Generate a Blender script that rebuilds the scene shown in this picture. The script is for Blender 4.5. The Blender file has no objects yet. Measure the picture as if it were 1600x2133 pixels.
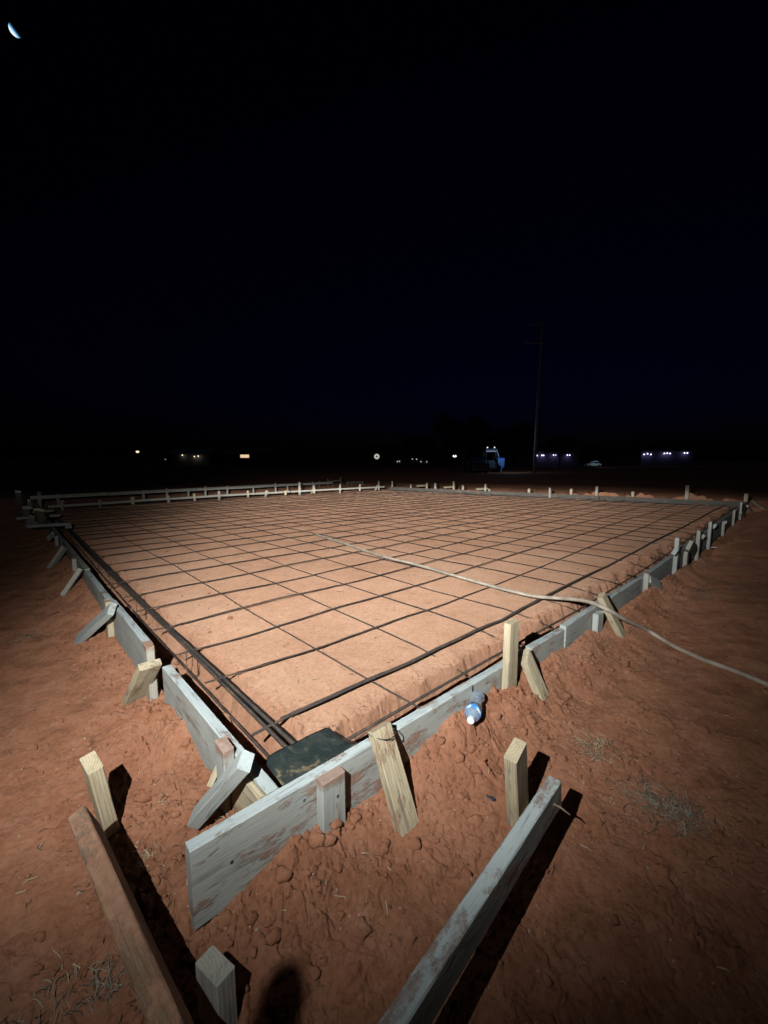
import bpy, bmesh, math, random
import numpy as np
from mathutils import Vector, Matrix

random.seed(7)
rng = np.random.RandomState(11)
scene = bpy.context.scene
COL = scene.collection

# ------------------------------------------------------------------ camera
F = 850.0; CY = 1066.5; PITCH = math.atan(105 / F)
CAMZ = 1.0
cam_d = bpy.data.cameras.new("camera")
cam = bpy.data.objects.new("camera", cam_d)
COL.objects.link(cam)
cam.location = (0, 0, CAMZ)
cam.rotation_euler = (math.pi / 2 - PITCH, 0, 0)
cam_d.sensor_fit = 'VERTICAL'
cam_d.sensor_height = 36.0
cam_d.lens = F / 2133 * 36.0
cam_d.clip_start = 0.02
cam_d.clip_end = 6000
scene.camera = cam
scene.render.resolution_x = 768
scene.render.resolution_y = 1024

# ------------------------------------------------------------------ night sky
world = bpy.data.worlds.new("World")
scene.world = world
world.use_nodes = True
wn = world.node_tree
wn.nodes.clear()
sky = wn.nodes.new('ShaderNodeTexSky'); sky.sky_type = 'NISHITA'; sky.sun_disc = False
sky.sun_elevation = math.radians(-4); sky.sun_rotation = math.radians(20)
tint = wn.nodes.new('ShaderNodeMixRGB'); tint.blend_type = 'MULTIPLY'; tint.inputs[0].default_value = 1
tint.inputs[2].default_value = (0.10, 0.12, 1.0, 1)
bg = wn.nodes.new('ShaderNodeBackground'); bg.inputs[1].default_value = 0.03
wo = wn.nodes.new('ShaderNodeOutputWorld')
wn.links.new(sky.outputs[0], tint.inputs[1]); wn.links.new(tint.outputs[0], bg.inputs[0]); wn.links.new(bg.outputs[0], wo.inputs[0])

# faint moon sun, raised as bluish fill for the dark ground
sd = bpy.data.lights.new("moonlight_fill", 'SUN'); sd.energy = 0.03; sd.angle = math.radians(3); sd.color = (0.6, 0.72, 1.0)
so = bpy.data.objects.new("moonlight_fill", sd); COL.objects.link(so)
so.rotation_euler = (math.radians(50), 0, math.radians(-130))

scene.view_settings.view_transform = 'Standard'
scene.view_settings.look = 'None'
scene.view_settings.exposure = 0
scene.view_settings.gamma = 1

# ------------------------------------------------------------------ hand-held work lamp (the light of the picture)
LAMP = Vector((-0.41, -0.05, 1.28))
LAMP_POWER = 118.0
AXIS_AZ = -1.0
ld = bpy.data.lights.new("work_lamp_bulb", 'POINT')
ld.energy = LAMP_POWER; ld.shadow_soft_size = 0.004; ld.color = (0.90, 0.97, 1.0)
ld.use_nodes = True
ln = ld.node_tree
N = ln.nodes; L = ln.links
em = N.get('Emission') or N.new('ShaderNodeEmission')
tc = N.new('ShaderNodeTexCoord')
sep = N.new('ShaderNodeSeparateXYZ'); L.new(tc.outputs['Normal'], sep.inputs[0])
def lm(op, a, b=None, clamp=False):
    n = N.new('ShaderNodeMath'); n.operation = op; n.use_clamp = clamp
    for i, v in enumerate((a, b)):
        if v is None: continue
        if isinstance(v, (int, float)): n.inputs[i].default_value = v
        else: L.new(v, n.inputs[i])
    return n.outputs[0]
dz = lm('MULTIPLY', sep.outputs[2], -1.0)             # sine of the angle below the horizontal
el = lm('DIVIDE', lm('ARCSINE', lm('MAXIMUM', dz, 0.0)), math.pi / 2)
ramp = N.new('ShaderNodeValToRGB'); cr = ramp.color_ramp; cr.interpolation = 'LINEAR'
PROFILE = [(0.0, .0018), (3.6, .0018), (4.3, .02), (5.0, .105), (7.7, .145), (13.8, .255), (18, .39), (22.2, .55), (27, .66), (33, .76),
           (40, .90), (46, .82), (52, .45), (60, .17), (70, .08), (90, .04)]
while len(cr.elements) < len(PROFILE): cr.elements.new(0.5)
for e, (d, v) in zip(cr.elements, PROFILE):
    e.position = d / 90.0; e.color = (v, v, v, 1)
L.new(el, ramp.inputs[0])
s3 = lm('POWER', lm('MAXIMUM', dz, 0.055), 3.0)
az = lm('ARCTAN2', sep.outputs[0], sep.outputs[1])
azr = lm('SUBTRACT', az, math.radians(AXIS_AZ))
wl = lm('MINIMUM', lm('ADD', lm('MULTIPLY', el, math.pi / 2 * .68), math.radians(16.2)), lm('SUBTRACT', math.radians(64), lm('MULTIPLY', el, math.pi / 2 * .45)))   # narrow far off, wide close by
wr = lm('MINIMUM', lm('ADD', lm('MULTIPLY', el, math.pi / 2 * .17), math.radians(35.5)), lm('SUBTRACT', math.radians(58), lm('MULTIPLY', el, math.pi / 2 * .44)))
isr = lm('GREATER_THAN', azr, 0.0)
wd_ = lm('ADD', lm('MULTIPLY', wr, isr), lm('MULTIPLY', wl, lm('SUBTRACT', 1.0, isr)))
azd = lm('DIVIDE', azr, wd_)
azf = lm('POWER', math.e, lm('MULTIPLY', lm('POWER', lm('ABSOLUTE', azd), 3.6), -1.0))
azf = lm('ADD', lm('MULTIPLY', azf, 0.975), 0.02)
st = lm('MULTIPLY', lm('DIVIDE', ramp.outputs[0], s3), azf)
L.new(lm('MULTIPLY', st, 1.0), em.inputs[1])
em.inputs[0].default_value = (1, 1, 1, 1)
L.new(em.outputs[0], (N.get('Light Output') or N.new('ShaderNodeOutputLight')).inputs[0])
lo = bpy.data.objects.new("work_lamp_bulb", ld); COL.objects.link(lo); lo.location = LAMP

# ------------------------------------------------------------------ pixel helpers (photo pixel -> a real point of the site)
_c, _s = math.cos(PITCH), math.sin(PITCH)
def ray(x, y):
    u = (x - 800) / F; v = -(y - CY) / F
    return np.array([u, _c + _s * v, -_s + _c * v])
def at(x, y, z=0.0):
    r = ray(x, y); return np.array([0, 0, CAMZ]) + r * ((z - CAMZ) / r[2])
def far(x, y, dist):
    r = ray(x, y); return np.array([0, 0, CAMZ]) + r * (dist / r[1])
def V3(a): return Vector((float(a[0]), float(a[1]), float(a[2])))

# ------------------------------------------------------------------ site plan
C0 = np.array([-0.307, 1.130])
FR = np.array([9.015, 10.09]); FL = np.array([-8.254, 9.63]); FC = np.array([0.10, 16.31])
PR = [C0, np.array([1.53, 2.765]), np.array([3.827, 5.0]), FR]       # right form, corner first
PL = [C0, np.array([-1.983, 2.899]), np.array([-3.94, 5.0]), FL]     # left form
UR = (PR[1] - PR[0]) / np.linalg.norm(PR[1] - PR[0])
END = C0 - UR * 0.275                                                # the right board runs on past the corner
def plen(P): return [0] + list(np.cumsum([np.linalg.norm(b - a) for a, b in zip(P[:-1], P[1:])]))
LR, LL = plen(PR), plen(PL)
def along(side, s, off=0.0):
    """point on a form line at arc length s, off metres outwards"""
    P, Ls = (PR, LR) if side == 'r' else (PL, LL)
    i = 0
    while i < len(P) - 2 and s > Ls[i + 1]: i += 1
    d = (P[i + 1] - P[i]) / np.linalg.norm(P[i + 1] - P[i])
    n = np.array([d[1], -d[0]]) if side == 'r' else np.array([-d[1], d[0]])
    return P[i] + d * (s - Ls[i]) + n * off, d, n
def onface(side, off, x, y):
    """where the view ray meets the vertical face off metres outside a form: (s, z)"""
    P, Ls = (PR, LR) if side == 'r' else (PL, LL)
    r = ray(x, y); best = None
    for i in range(len(P) - 1):
        d = (P[i + 1] - P[i]) / np.linalg.norm(P[i + 1] - P[i])
        n = np.array([d[1], -d[0]]) if side == 'r' else np.array([-d[1], d[0]])
        p0 = P[i] + n * off
        t = (n @ p0) / (n @ r[:2])
        s = (r[:2] * t - p0) @ d + Ls[i]
        lo_, hi_ = Ls[i], Ls[i + 1]
        if i == 0: lo_ = -0.4
        if i == len(P) - 2: hi_ += 2
        if t > 0 and lo_ - .02 <= s <= hi_ + .02: best = (s, CAMZ + r[2] * t); break
    return best

# ------------------------------------------------------------------ noise (numpy)
def _h(ix, iy, k):
    with np.errstate(over='ignore'):
        n = (ix.astype(np.uint32) * np.uint32(374761393) + iy.astype(np.uint32) * np.uint32(668265263) + np.uint32(k * 2246822519 & 0xffffffff))
        n = (n ^ (n >> np.uint32(13))) * np.uint32(1274126177)
        n = n ^ (n >> np.uint32(16))
    return n.astype(np.float64) / 4294967295.0
def perlin(x, y, k=0):
    ix = np.floor(x).astype(np.int64); iy = np.floor(y).astype(np.int64)
    fx = x - ix; fy = y - iy
    u = fx * fx * fx * (fx * (fx * 6 - 15) + 10); v = fy * fy * fy * (fy * (fy * 6 - 15) + 10)
    def g(a, b):
        t = _h(ix + a, iy + b, k) * 2 * np.pi
        return np.cos(t) * (fx - a) + np.sin(t) * (fy - b)
    return ((g(0, 0) * (1 - u) + g(1, 0) * u) * (1 - v) + (g(0, 1) * (1 - u) + g(1, 1) * u) * v) * 1.5
def fbm(x, y, sc, o=4, k=0, gain=.5):
    r = 0; a = 1.0
    for i in range(o):
        r = r + a * perlin(x * sc + i * 17.3, y * sc - i * 9.1, k + i); sc *= 2.03; a *= gain
    return r
def worley(x, y, k=0):
    ix = np.floor(x).astype(np.int64); iy = np.floor(y).astype(np.int64)
    f1 = np.full(x.shape, 9.0); f2 = np.full(x.shape, 9.0); idv = np.zeros(x.shape)
    for a in (-1, 0, 1):
        for b in (-1, 0, 1):
            px = ix + a + _h(ix + a, iy + b, k); py = iy + b + _h(ix + a, iy + b, k + 5)
            d = np.hypot(px - x, py - y)
            hh = _h(ix + a, iy + b, k + 9)
            n1 = d < f1
            f2 = np.where(n1, f1, np.minimum(f2, d)); idv = np.where(n1, hh, idv); f1 = np.where(n1, d, f1)
    return f1, f2, idv
def ss(e0, e1, x):
    t = np.clip((x - e0) / (e1 - e0), 0, 1); return t * t * (3 - 2 * t)

# ------------------------------------------------------------------ the lie of the land
GR = np.array([(-.6, -.262), (-.25, -.242), (-.13, -.205), (0, -.155), (.1, -.160), (.21, -.194), (.36, -.205), (.56, -.144), (.74, -.088), (.95, -.105),
      (1.25, -.12), (1.46, -.10), (1.7, -.118), (2.2, -.115), (2.8, -.11), (3.4, -.09), (4.5, -.06), (6, -.05), (13, -.06)])
GL = np.array([(-.3, -.12), (0, -.17), (.25, -.205), (.57, -.215), (.8, -.142), (1.0, -.17), (1.25, -.225), (2.2, -.225), (2.8, -.14), (3.6, -.12), (5.4, -.13), (13, -.12)])
def seg(x, y, A, B):
    d = B - A; l = np.hypot(*d); d = d / l
    s = (x - A[0]) * d[0] + (y - A[1]) * d[1]
    c = (x - A[0]) * -d[1] + (y - A[1]) * d[0]
    sc_ = np.clip(s, 0, l)
    dist = np.hypot(x - A[0] - d[0] * sc_, y - A[1] - d[1] * sc_)
    return s, c, dist
QUAD = [PR[0], PR[1], PR[2], FR, FC, FL, PL[2], PL[1]]
def inside(x, y):
    r = np.zeros(x.shape, bool); n = len(QUAD)
    for i in range(n):
        a, b = QUAD[i], QUAD[(i + 1) % n]
        cnd = ((a[1] > y) != (b[1] > y))
        with np.errstate(divide='ignore', invalid='ignore'):
            xi = (b[0] - a[0]) * (y - a[1]) / (b[1] - a[1]) + a[0]
        r ^= cnd & (x < xi)
    return r
def side_dist(x, y, P, Ls):
    best = np.full(x.shape, 1e9); sv = np.zeros(x.shape)
    for i in range(len(P) - 1):
        s, c, d = seg(x, y, P[i], P[i + 1])
        m = d < best
        best = np.where(m, d, best); sv = np.where(m, s + Ls[i], sv)
    return sv, best
def height(x, y, detail=True):
    x = np.asarray(x, float); y = np.asarray(y, float)
    ins = inside(x, y)
    sR, dR = side_dist(x, y, PR, LR); sL, dL = side_dist(x, y, PL, LL)
    _, _, dF1 = seg(x, y, FR, FC); _, _, dF2 = seg(x, y, FC, FL)
    # extension of the right board past the corner
    sE, cE, dE = seg(x, y, END, C0)
    low = fbm(x, y, .35, 2, 3) * .035 + fbm(x, y, 1.6, 2, 8) * .010
    # ---- outside
    base = -.258 + low + .035 * ss(.05, .7, x) * ss(2.2, 1.4, y)
    gR = np.interp(sR, GR[:, 0], GR[:, 1]); gL = np.interp(sL, GL[:, 0], GL[:, 1])
    gE = np.interp(sE - .275, GR[:, 0], GR[:, 1])
    right_side = ((x - C0[0]) * UR[1] - (y - C0[1]) * UR[0]) > 0        # camera side of the right form line
    wob = 1 + .35 * fbm(x, y, 2.4, 3, 21)
    wR = np.exp(-(dR / (.20 * wob)) ** 2); wL = np.exp(-(dL / (.22 * wob)) ** 2); wE = np.exp(-(dE / (.20 * wob)) ** 2)
    outR = base + (gR - base) * wR
    outR = np.where(dE < dR, base + (gE - base) * wE, outR)
    inE = -.03 - .17 * np.clip((.275 - sE) / .275, 0, 1) ** 1.3        # heap behind the extension
    wE2 = np.exp(-(dE / .15) ** 2)
    outL = base + (gL - base) * wL
    outL = outL + (inE - outL) * wE2 * (sE > -.02) * .9
    out = np.where(right_side, outR, outL)
    # right side lies a little higher farther out
    out = out + .12 * ss(1.2, 4.2, x) * ss(.10, .5, dR)
    # beyond the far forms: back up to form height, with a spoil ridge behind the far right form
    beyond = (~ins) & ((np.minimum(dF1, dF2) < np.minimum(dR, dL)) | (y > 12))
    sF, _, _ = seg(x, y, FR, FC)
    ridge = np.exp(-((dF1 - .8) / .5) ** 2) * ss(6.5, 4.0, sF) * (.13 + .08 * fbm(x, y, 1.7, 3, 33))
    bey = -.36 + low * .5 + ridge * 2.1 + .03 * fbm(x, y, 1.2, 3, 4)
    out = np.where(beyond, bey, out)
    # ---- inside
    pad = -.115 + fbm(x, y, .5, 2, 40) * .012
    edR = .30 + .05 * fbm(x, y, 3.0, 3, 50) + .02 * fbm(x, y, 9, 2, 51); edL = .25 + .03 * fbm(x, y, 3.0, 3, 60)
    tr = np.clip((edR - dR) / .17, 0, 1) ** .8; tl = ss(edL + .02, edL - .03, dL)
    tf = ss(.30, .20, np.minimum(dF1, dF2))
    t = np.maximum(np.maximum(tr, tl), tf * .6)
    pad_z = pad * (1 - t) + np.where(dL < dR, -.275 + .02 * fbm(x, y, 5, 2, 66), -.38) * t
    z = np.where(ins, pad_z, out)
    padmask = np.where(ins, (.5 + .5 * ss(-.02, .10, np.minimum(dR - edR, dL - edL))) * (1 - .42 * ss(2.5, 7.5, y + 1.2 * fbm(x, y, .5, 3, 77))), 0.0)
    if detail:
        nearform = np.exp(-(np.minimum(np.minimum(dR, dL), dE) / .42) ** 2)
        patch = ss(-.25, .45, fbm(x, y, 2.1, 2, 70))
        rough = np.where(ins, .06 + 1.0 * ss(.16, -.05, np.minimum(dR - edR, dL - edL)), (.13 + .9 * np.maximum(nearform, .50 * patch)) * (1 - .75 * ss(1.9, 4.0, np.hypot(x, y))))
        wx = x + .02 * perlin(x * 14, y * 14, 81); wy = y + .02 * perlin(x * 14, y * 14, 82)
        f1, f2, idv = worley(wx * 15, wy * 15, 90)
        clod = np.minimum((f2 - f1) * 5.0, 1) * (idv - .05) * .036
        g1, g2, idw = worley(wx * 38 + 3, wy * 38, 95)
        clod2 = np.minimum((g2 - g1) * 4.0, 1) * (idw - .05) * .015
        cm = ss(.05, .55, fbm(x, y, 4.2, 3, 100)) 
        z = z + rough * ((clod * cm + clod2 * ss(-.15, .4, fbm(x, y, 5.5, 2, 103))) * 1.15 + fbm(x, y, 9, 6, 110, .62) * .009)
        # desiccation ridges
        rid = 1 - np.abs(fbm(x, y, 6.0, 4, 120)) * 3.0
        z = z - rough * np.clip(rid, 0, 1) ** 6 * .016
        z = z + np.where(ins & (np.minimum(dR - edR, dL - edL) > 0), fbm(x, y, 30, 3, 130) * .0016 + fbm(x, y, 4, 3, 131) * .0022, fbm(x, y, 60, 2, 132) * .0016)
        # spoil lumps on the far ridge
        h1, h2, idh = worley(x * 3.5, y * 3.5, 140)
        z = z + np.where(beyond, np.clip(1 - h1 * 1.8, 0, 1) * idh * .11 * np.clip(ridge * 7, 0, 1), 0)
    return z, padmask
def gz(x, y):
    z, _ = height(np.array([float(x)]), np.array([float(y)])); return float(z[0])
def ghit(px, py):
    r = ray(px, py); t = np.geomspace(.4, 30, 1400)
    P = np.array([0, 0, CAMZ])[None] + r[None] * t[:, None]
    h = height(P[:, 0], P[:, 1])[0]; i = int(np.argmax(P[:, 2] < h))
    return np.array([P[i, 0], P[i, 1], float(h[i])])

# ------------------------------------------------------------------ materials
def newmat(name):
    m = bpy.data.materials.new(name); m.use_nodes = True
    nt = m.node_tree; nt.nodes.clear()
    b = nt.nodes.new('ShaderNodeBsdfPrincipled'); o = nt.nodes.new('ShaderNodeOutputMaterial')
    nt.links.new(b.outputs[0], o.inputs[0]); return m, nt, b
def node(nt, t, **kw):
    n = nt.nodes.new(t)
    for k, v in kw.items(): setattr(n, k, v)
    return n
def noise(nt, vec, scale, detail=4, rough=.55, dist=0.0):
    n = node(nt, 'ShaderNodeTexNoise'); n.inputs['Scale'].default_value = scale; n.inputs['Detail'].default_value = detail
    n.inputs['Roughness'].default_value = rough; n.inputs['Distortion'].default_value = dist
    if vec is not None: nt.links.new(vec, n.inputs['Vector'])
    return n.outputs['Fac']
def rampn(nt, fac, stops):
    r = node(nt, 'ShaderNodeValToRGB'); e = r.color_ramp.elements
    while len(e) < len(stops): e.new(.5)
    for q, (p, c) in zip(e, stops): q.position = p; q.color = (*c, 1) if len(c) == 3 else c
    nt.links.new(fac, r.inputs[0]); return r.outputs[0]
def mixc(nt, fac, a, b, mode='MIX'):
    m = node(nt, 'ShaderNodeMixRGB', blend_type=mode)
    for i, v in enumerate((fac, a, b)):
        if isinstance(v, (int, float)): m.inputs[i].default_value = v
        elif isinstance(v, tuple): m.inputs[i].default_value = (*v, 1) if len(v) == 3 else v
        else: nt.links.new(v, m.inputs[i])
    return m.outputs[0]
def mth(nt, op, a, b=0.0, clamp=False):
    m = node(nt, 'ShaderNodeMath', operation=op, use_clamp=clamp)
    for i, v in enumerate((a, b)):
        if isinstance(v, (int, float)): m.inputs[i].default_value = v
        else: nt.links.new(v, m.inputs[i])
    return m.outputs[0]
def bump(nt, b, h, dist, strength=1.0):
    n = node(nt, 'ShaderNodeBump'); n.inputs['Distance'].default_value = dist; n.inputs['Strength'].default_value = strength
    nt.links.new(h, n.inputs['Height'])
    nt.links.new(n.outputs[0], b.inputs['Normal'])
def flat(name, col, rough=.6, metal=0.0, nscale=0, var=.3):
    m, nt, b = newmat(name)
    b.inputs['Roughness'].default_value = rough; b.inputs['Metallic'].default_value = metal
    if nscale:
        t = node(nt, 'ShaderNodeTexCoord')
        f = noise(nt, t.outputs['Object'], nscale, 5)
        c = rampn(nt, f, [(.3, tuple(v * (1 - var) for v in col)), (.7, tuple(min(1, v * (1 + var)) for v in col))])
        nt.links.new(c, b.inputs['Base Color'])
    else: b.inputs['Base Color'].default_value = (*col, 1)
    return m
def emis(name, col, s):
    m = bpy.data.materials.new(name); m.use_nodes = True; nt = m.node_tree; nt.nodes.clear()
    e = nt.nodes.new('ShaderNodeEmission'); e.inputs[0].default_value = (*col, 1); e.inputs[1].default_value = s
    o = nt.nodes.new('ShaderNodeOutputMaterial'); nt.links.new(e.outputs[0], o.inputs[0]); return m

def soil_mat():
    m, nt, b = newmat('red_soil')
    t = node(nt, 'ShaderNodeTexCoord'); v = t.outputs['Object']
    a = node(nt, 'ShaderNodeAttribute', attribute_name='pad')
    n1 = noise(nt, v, 1.3, 6, .62); n2 = noise(nt, v, 9, 6, .65, .4); n3 = noise(nt, v, 55, 5, .7)
    out = rampn(nt, n1, [(.30, (.265, .108, .058)), (.5, (.325, .140, .078)), (.68, (.37, .172, .100))])
    out = mixc(nt, .5, out, rampn(nt, n2, [(.32, (.23, .090, .047)), (.5, (.32, .138, .076)), (.7, (.40, .20, .122))]))
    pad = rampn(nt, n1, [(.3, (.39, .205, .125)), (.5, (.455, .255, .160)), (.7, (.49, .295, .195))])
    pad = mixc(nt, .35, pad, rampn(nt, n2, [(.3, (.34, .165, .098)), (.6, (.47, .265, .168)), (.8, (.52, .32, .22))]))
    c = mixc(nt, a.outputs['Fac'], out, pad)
    # grey-brown film of trodden topsoil where the grass was
    gm = rampn(nt, noise(nt, v, .9, 5, .6, .3), [(.53, (0, 0, 0)), (.66, (1, 1, 1))])
    gm = mth(nt, 'MULTIPLY', gm, mth(nt, 'SUBTRACT', 1.0, a.outputs['Fac']))
    c = mixc(nt, mth(nt, 'MULTIPLY', gm, .36), c, (.135, .105, .078))
    g = rampn(nt, n3, [(.25, (.62, .60, .58)), (.5, (1, 1, 1)), (.78, (1.25, 1.25, 1.25))])
    c = mixc(nt, .8, c, g, 'MULTIPLY')
    # pale grit
    vo = node(nt, 'ShaderNodeTexVoronoi'); vo.inputs['Scale'].default_value = 26; nt.links.new(v, vo.inputs['Vector'])
    sp = rampn(nt, vo.outputs['Distance'], [(.06, (1, 1, 1)), (.10, (0, 0, 0))])
    sp = mth(nt, 'MULTIPLY', sp, rampn(nt, noise(nt, v, 12, 2), [(.55, (0, 0, 0)), (.62, (1, 1, 1))]))
    c = mixc(nt, mth(nt, 'MULTIPLY', sp, .55), c, (.62, .5, .4))
    nt.links.new(c, b.inputs['Base Color'])
    b.inputs['Roughness'].default_value = 1.0
    b.inputs['Specular IOR Level'].default_value = .08
    try: b.inputs['Diffuse Roughness'].default_value = 1.0
    except Exception: pass
    wn_ = node(nt, 'ShaderNodeTexNoise'); wn_.inputs['Scale'].default_value = 40; nt.links.new(v, wn_.inputs['Vector'])
    wv_ = mixc(nt, .03, v, wn_.outputs['Color'])
    def crumb(sc):
        q = node(nt, 'ShaderNodeTexVoronoi', feature='DISTANCE_TO_EDGE'); q.inputs['Scale'].default_value = sc; nt.links.new(wv_, q.inputs['Vector'])
        return rampn(nt, q.outputs['Distance'], [(0, (0, 0, 0)), (.16, (1, 1, 1))])
    gate = rampn(nt, noise(nt, v, 8, 4, .6), [(.40, (0, 0, 0)), (.68, (1, 1, 1))])
    rough_ = mth(nt, 'SUBTRACT', 1.0, mth(nt, 'MULTIPLY', a.outputs['Fac'], .85))
    cr_ = mth(nt, 'MULTIPLY', mth(nt, 'MULTIPLY', mth(nt, 'ADD', mth(nt, 'MULTIPLY', crumb(75), .32), mth(nt, 'MULTIPLY', crumb(170), .16)), gate), rough_)
    h = mth(nt, 'ADD', noise(nt, v, 70, 8, .76), mth(nt, 'MULTIPLY', noise(nt, v, 320, 4, .7), .35))
    h = mth(nt, 'ADD', mth(nt, 'MULTIPLY', h, mth(nt, 'ADD', mth(nt, 'MULTIPLY', gate, .15), .75)), cr_)
    bump(nt, b, h, .0075, 1.0)
    return m
SOIL = soil_mat()

def wood_mat(name, dark, mid, light, grey, grey_amt, end):
    m, nt, b = newmat(name)
    t = node(nt, 'ShaderNodeTexCoord'); oi = node(nt, 'ShaderNodeObjectInfo')
    off = node(nt, 'ShaderNodeVectorMath', operation='SCALE'); off.inputs[0].default_value = (7.3, .9, 1.7)
    nt.links.new(oi.outputs['Random'], off.inputs['Scale'])
    add = node(nt, 'ShaderNodeVectorMath', operation='ADD'); nt.links.new(t.outputs['Object'], add.inputs[0]); nt.links.new(off.outputs[0], add.inputs[1])
    v = add.outputs[0]
    mp = node(nt, 'ShaderNodeMapping'); mp.inputs['Scale'].default_value = (.05, 1, 1)
    nt.links.new(v, mp.inputs['Vector'])
    # growth rings about an axis off the board's edge
    wv = node(nt, 'ShaderNodeTexWave', wave_type='RINGS', rings_direction='X'); wv.inputs['Scale'].default_value = 42
    wv.inputs['Distortion'].default_value = 2.2; wv.inputs['Detail'].default_value = 3; wv.inputs['Detail Scale'].default_value = 1.4
    sh = node(nt, 'ShaderNodeMapping'); sh.inputs['Location'].default_value = (0, .03, .07); sh.inputs['Scale'].default_value = (.12, 1, 1)
    nt.links.new(t.outputs['Object'], sh.inputs['Vector'])
    nt.links.new(sh.outputs[0], wv.inputs['Vector'])
    fib = noise(nt, mp.outputs[0], 190, 5, .6)
    streak = noise(nt, mp.outputs[0], 30, 5, .6, .3)
    c = rampn(nt, wv.outputs['Fac'], [(.15, mid), (.6, light), (.9, dark)])
    c = mixc(nt, .55, c, rampn(nt, fib, [(.3, dark), (.55, mid), (.75, light)]))
    blot = noise(nt, v, 7, 5, .65, .5)
    gm = mth(nt, 'ADD', mth(nt, 'MULTIPLY', rampn(nt, blot, [(.3, (0, 0, 0)), (.62, (1, 1, 1))]), .5), grey_amt, True)
    c = mixc(nt, mth(nt, 'MULTIPLY', gm, min(1, grey_amt * 1.3)), c, grey)
    c = mixc(nt, .5, c, rampn(nt, streak, [(.30, (.55, .55, .54)), (.48, (.95, .95, .95)), (.7, (1.08, 1.08, 1.08))]), 'MULTIPLY')
    if grey_amt > .6:                                    # steep faces tinted grey-brown, upward faces left paler
        gn = node(nt, 'ShaderNodeNewGeometry'); sz = node(nt, 'ShaderNodeSeparateXYZ'); nt.links.new(gn.outputs['True Normal'], sz.inputs[0])
        face = rampn(nt, sz.outputs[2], [(.45, (1, 1, 1)), (.75, (0, 0, 0))])
        c = mixc(nt, mth(nt, 'MULTIPLY', face, mth(nt, 'ADD', mth(nt, 'MULTIPLY', noise(nt, v, 4, 5, .6), .7), .25)), c, (.345, .31, .25))
    # dark mildew blots
    mil = rampn(nt, noise(nt, mp.outputs[0], 62, 4, .7, 1.0), [(.53, (0, 0, 0)), (.64, (1, 1, 1))])
    mil = mth(nt, 'MULTIPLY', mil, rampn(nt, noise(nt, v, 5.5, 3), [(.44, (0, 0, 0)), (.55, (1, 1, 1))]))
    c = mixc(nt, mth(nt, 'MULTIPLY', mil, .62), c, (.10, .115, .12))
    # red soil caked on
    da = node(nt, 'ShaderNodeAttribute', attribute_type='OBJECT', attribute_name='dirt')
    mp3 = node(nt, 'ShaderNodeMapping'); mp3.inputs['Scale'].default_value = (.45, 1, 1); nt.links.new(v, mp3.inputs['Vector'])
    dn = noise(nt, mp3.outputs[0], 13, 7, .72, .0)
    dm = mth(nt, 'SUBTRACT', mth(nt, 'ADD', dn, mth(nt, 'MULTIPLY', da.outputs['Fac'], .62)), .735)
    dm = rampn(nt, mth(nt, 'MULTIPLY', dm, 11.0), [(0, (0, 0, 0)), (1, (1, 1, 1))])
    ca = node(nt, 'ShaderNodeAttribute', attribute_type='OBJECT', attribute_name='capped')
    sx = node(nt, 'ShaderNodeSeparateXYZ'); nt.links.new(t.outputs['Object'], sx.inputs[0])
    cp = mth(nt, 'ADD', mth(nt, 'SUBTRACT', sx.outputs[0], ca.outputs['Fac']), mth(nt, 'MULTIPLY', dn, .06))
    cp = rampn(nt, mth(nt, 'MULTIPLY', cp, 40.0), [(0, (0, 0, 0)), (1, (1, 1, 1))])
    dm = mth(nt, 'MAXIMUM', dm, cp)
    c = mixc(nt, mth(nt, 'MULTIPLY', dm, .78), c, rampn(nt, noise(nt, v, 60, 4), [(.3, (.25, .115, .065)), (.7, (.37, .195, .12))]))
    nt.links.new(c, b.inputs['Base Color'])
    b.inputs['Roughness'].default_value = .82; b.inputs['Specular IOR Level'].default_value = .25
    h = mth(nt, 'ADD', mth(nt, 'MULTIPLY', fib, .8), mth(nt, 'MULTIPLY', wv.outputs['Fac'], .10 if grey_amt > .6 else .2))
    h = mth(nt, 'ADD', h, mth(nt, 'MULTIPLY', dm, 1.6))
    bump(nt, b, h, .0016, 1.0)
    return m
W_GREY = wood_mat('weathered_pine', (.40, .38, .33), (.45, .43, .37), (.49, .47, .41), (.51, .55, .53), .72, None)
W_TAN = wood_mat('sawn_pine', (.30, .20, .11), (.52, .41, .25), (.62, .52, .35), (.52, .50, .43), .15, None)
W_MIX = wood_mat('aging_pine', (.22, .15, .09), (.42, .34, .24), (.54, .46, .34), (.46, .47, .44), .42, None)
W_DARK = wood_mat('dark_pine', (.055, .043, .034), (.095, .078, .064), (.125, .10, .082), (.11, .095, .08), .4, None)  # darker pine tone for the far right form boards
W_BROWN = wood_mat('soil_stained_pine', (.13, .07, .04), (.25, .15, .09), (.33, .22, .14), (.25, .17, .12), .3, None)

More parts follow.
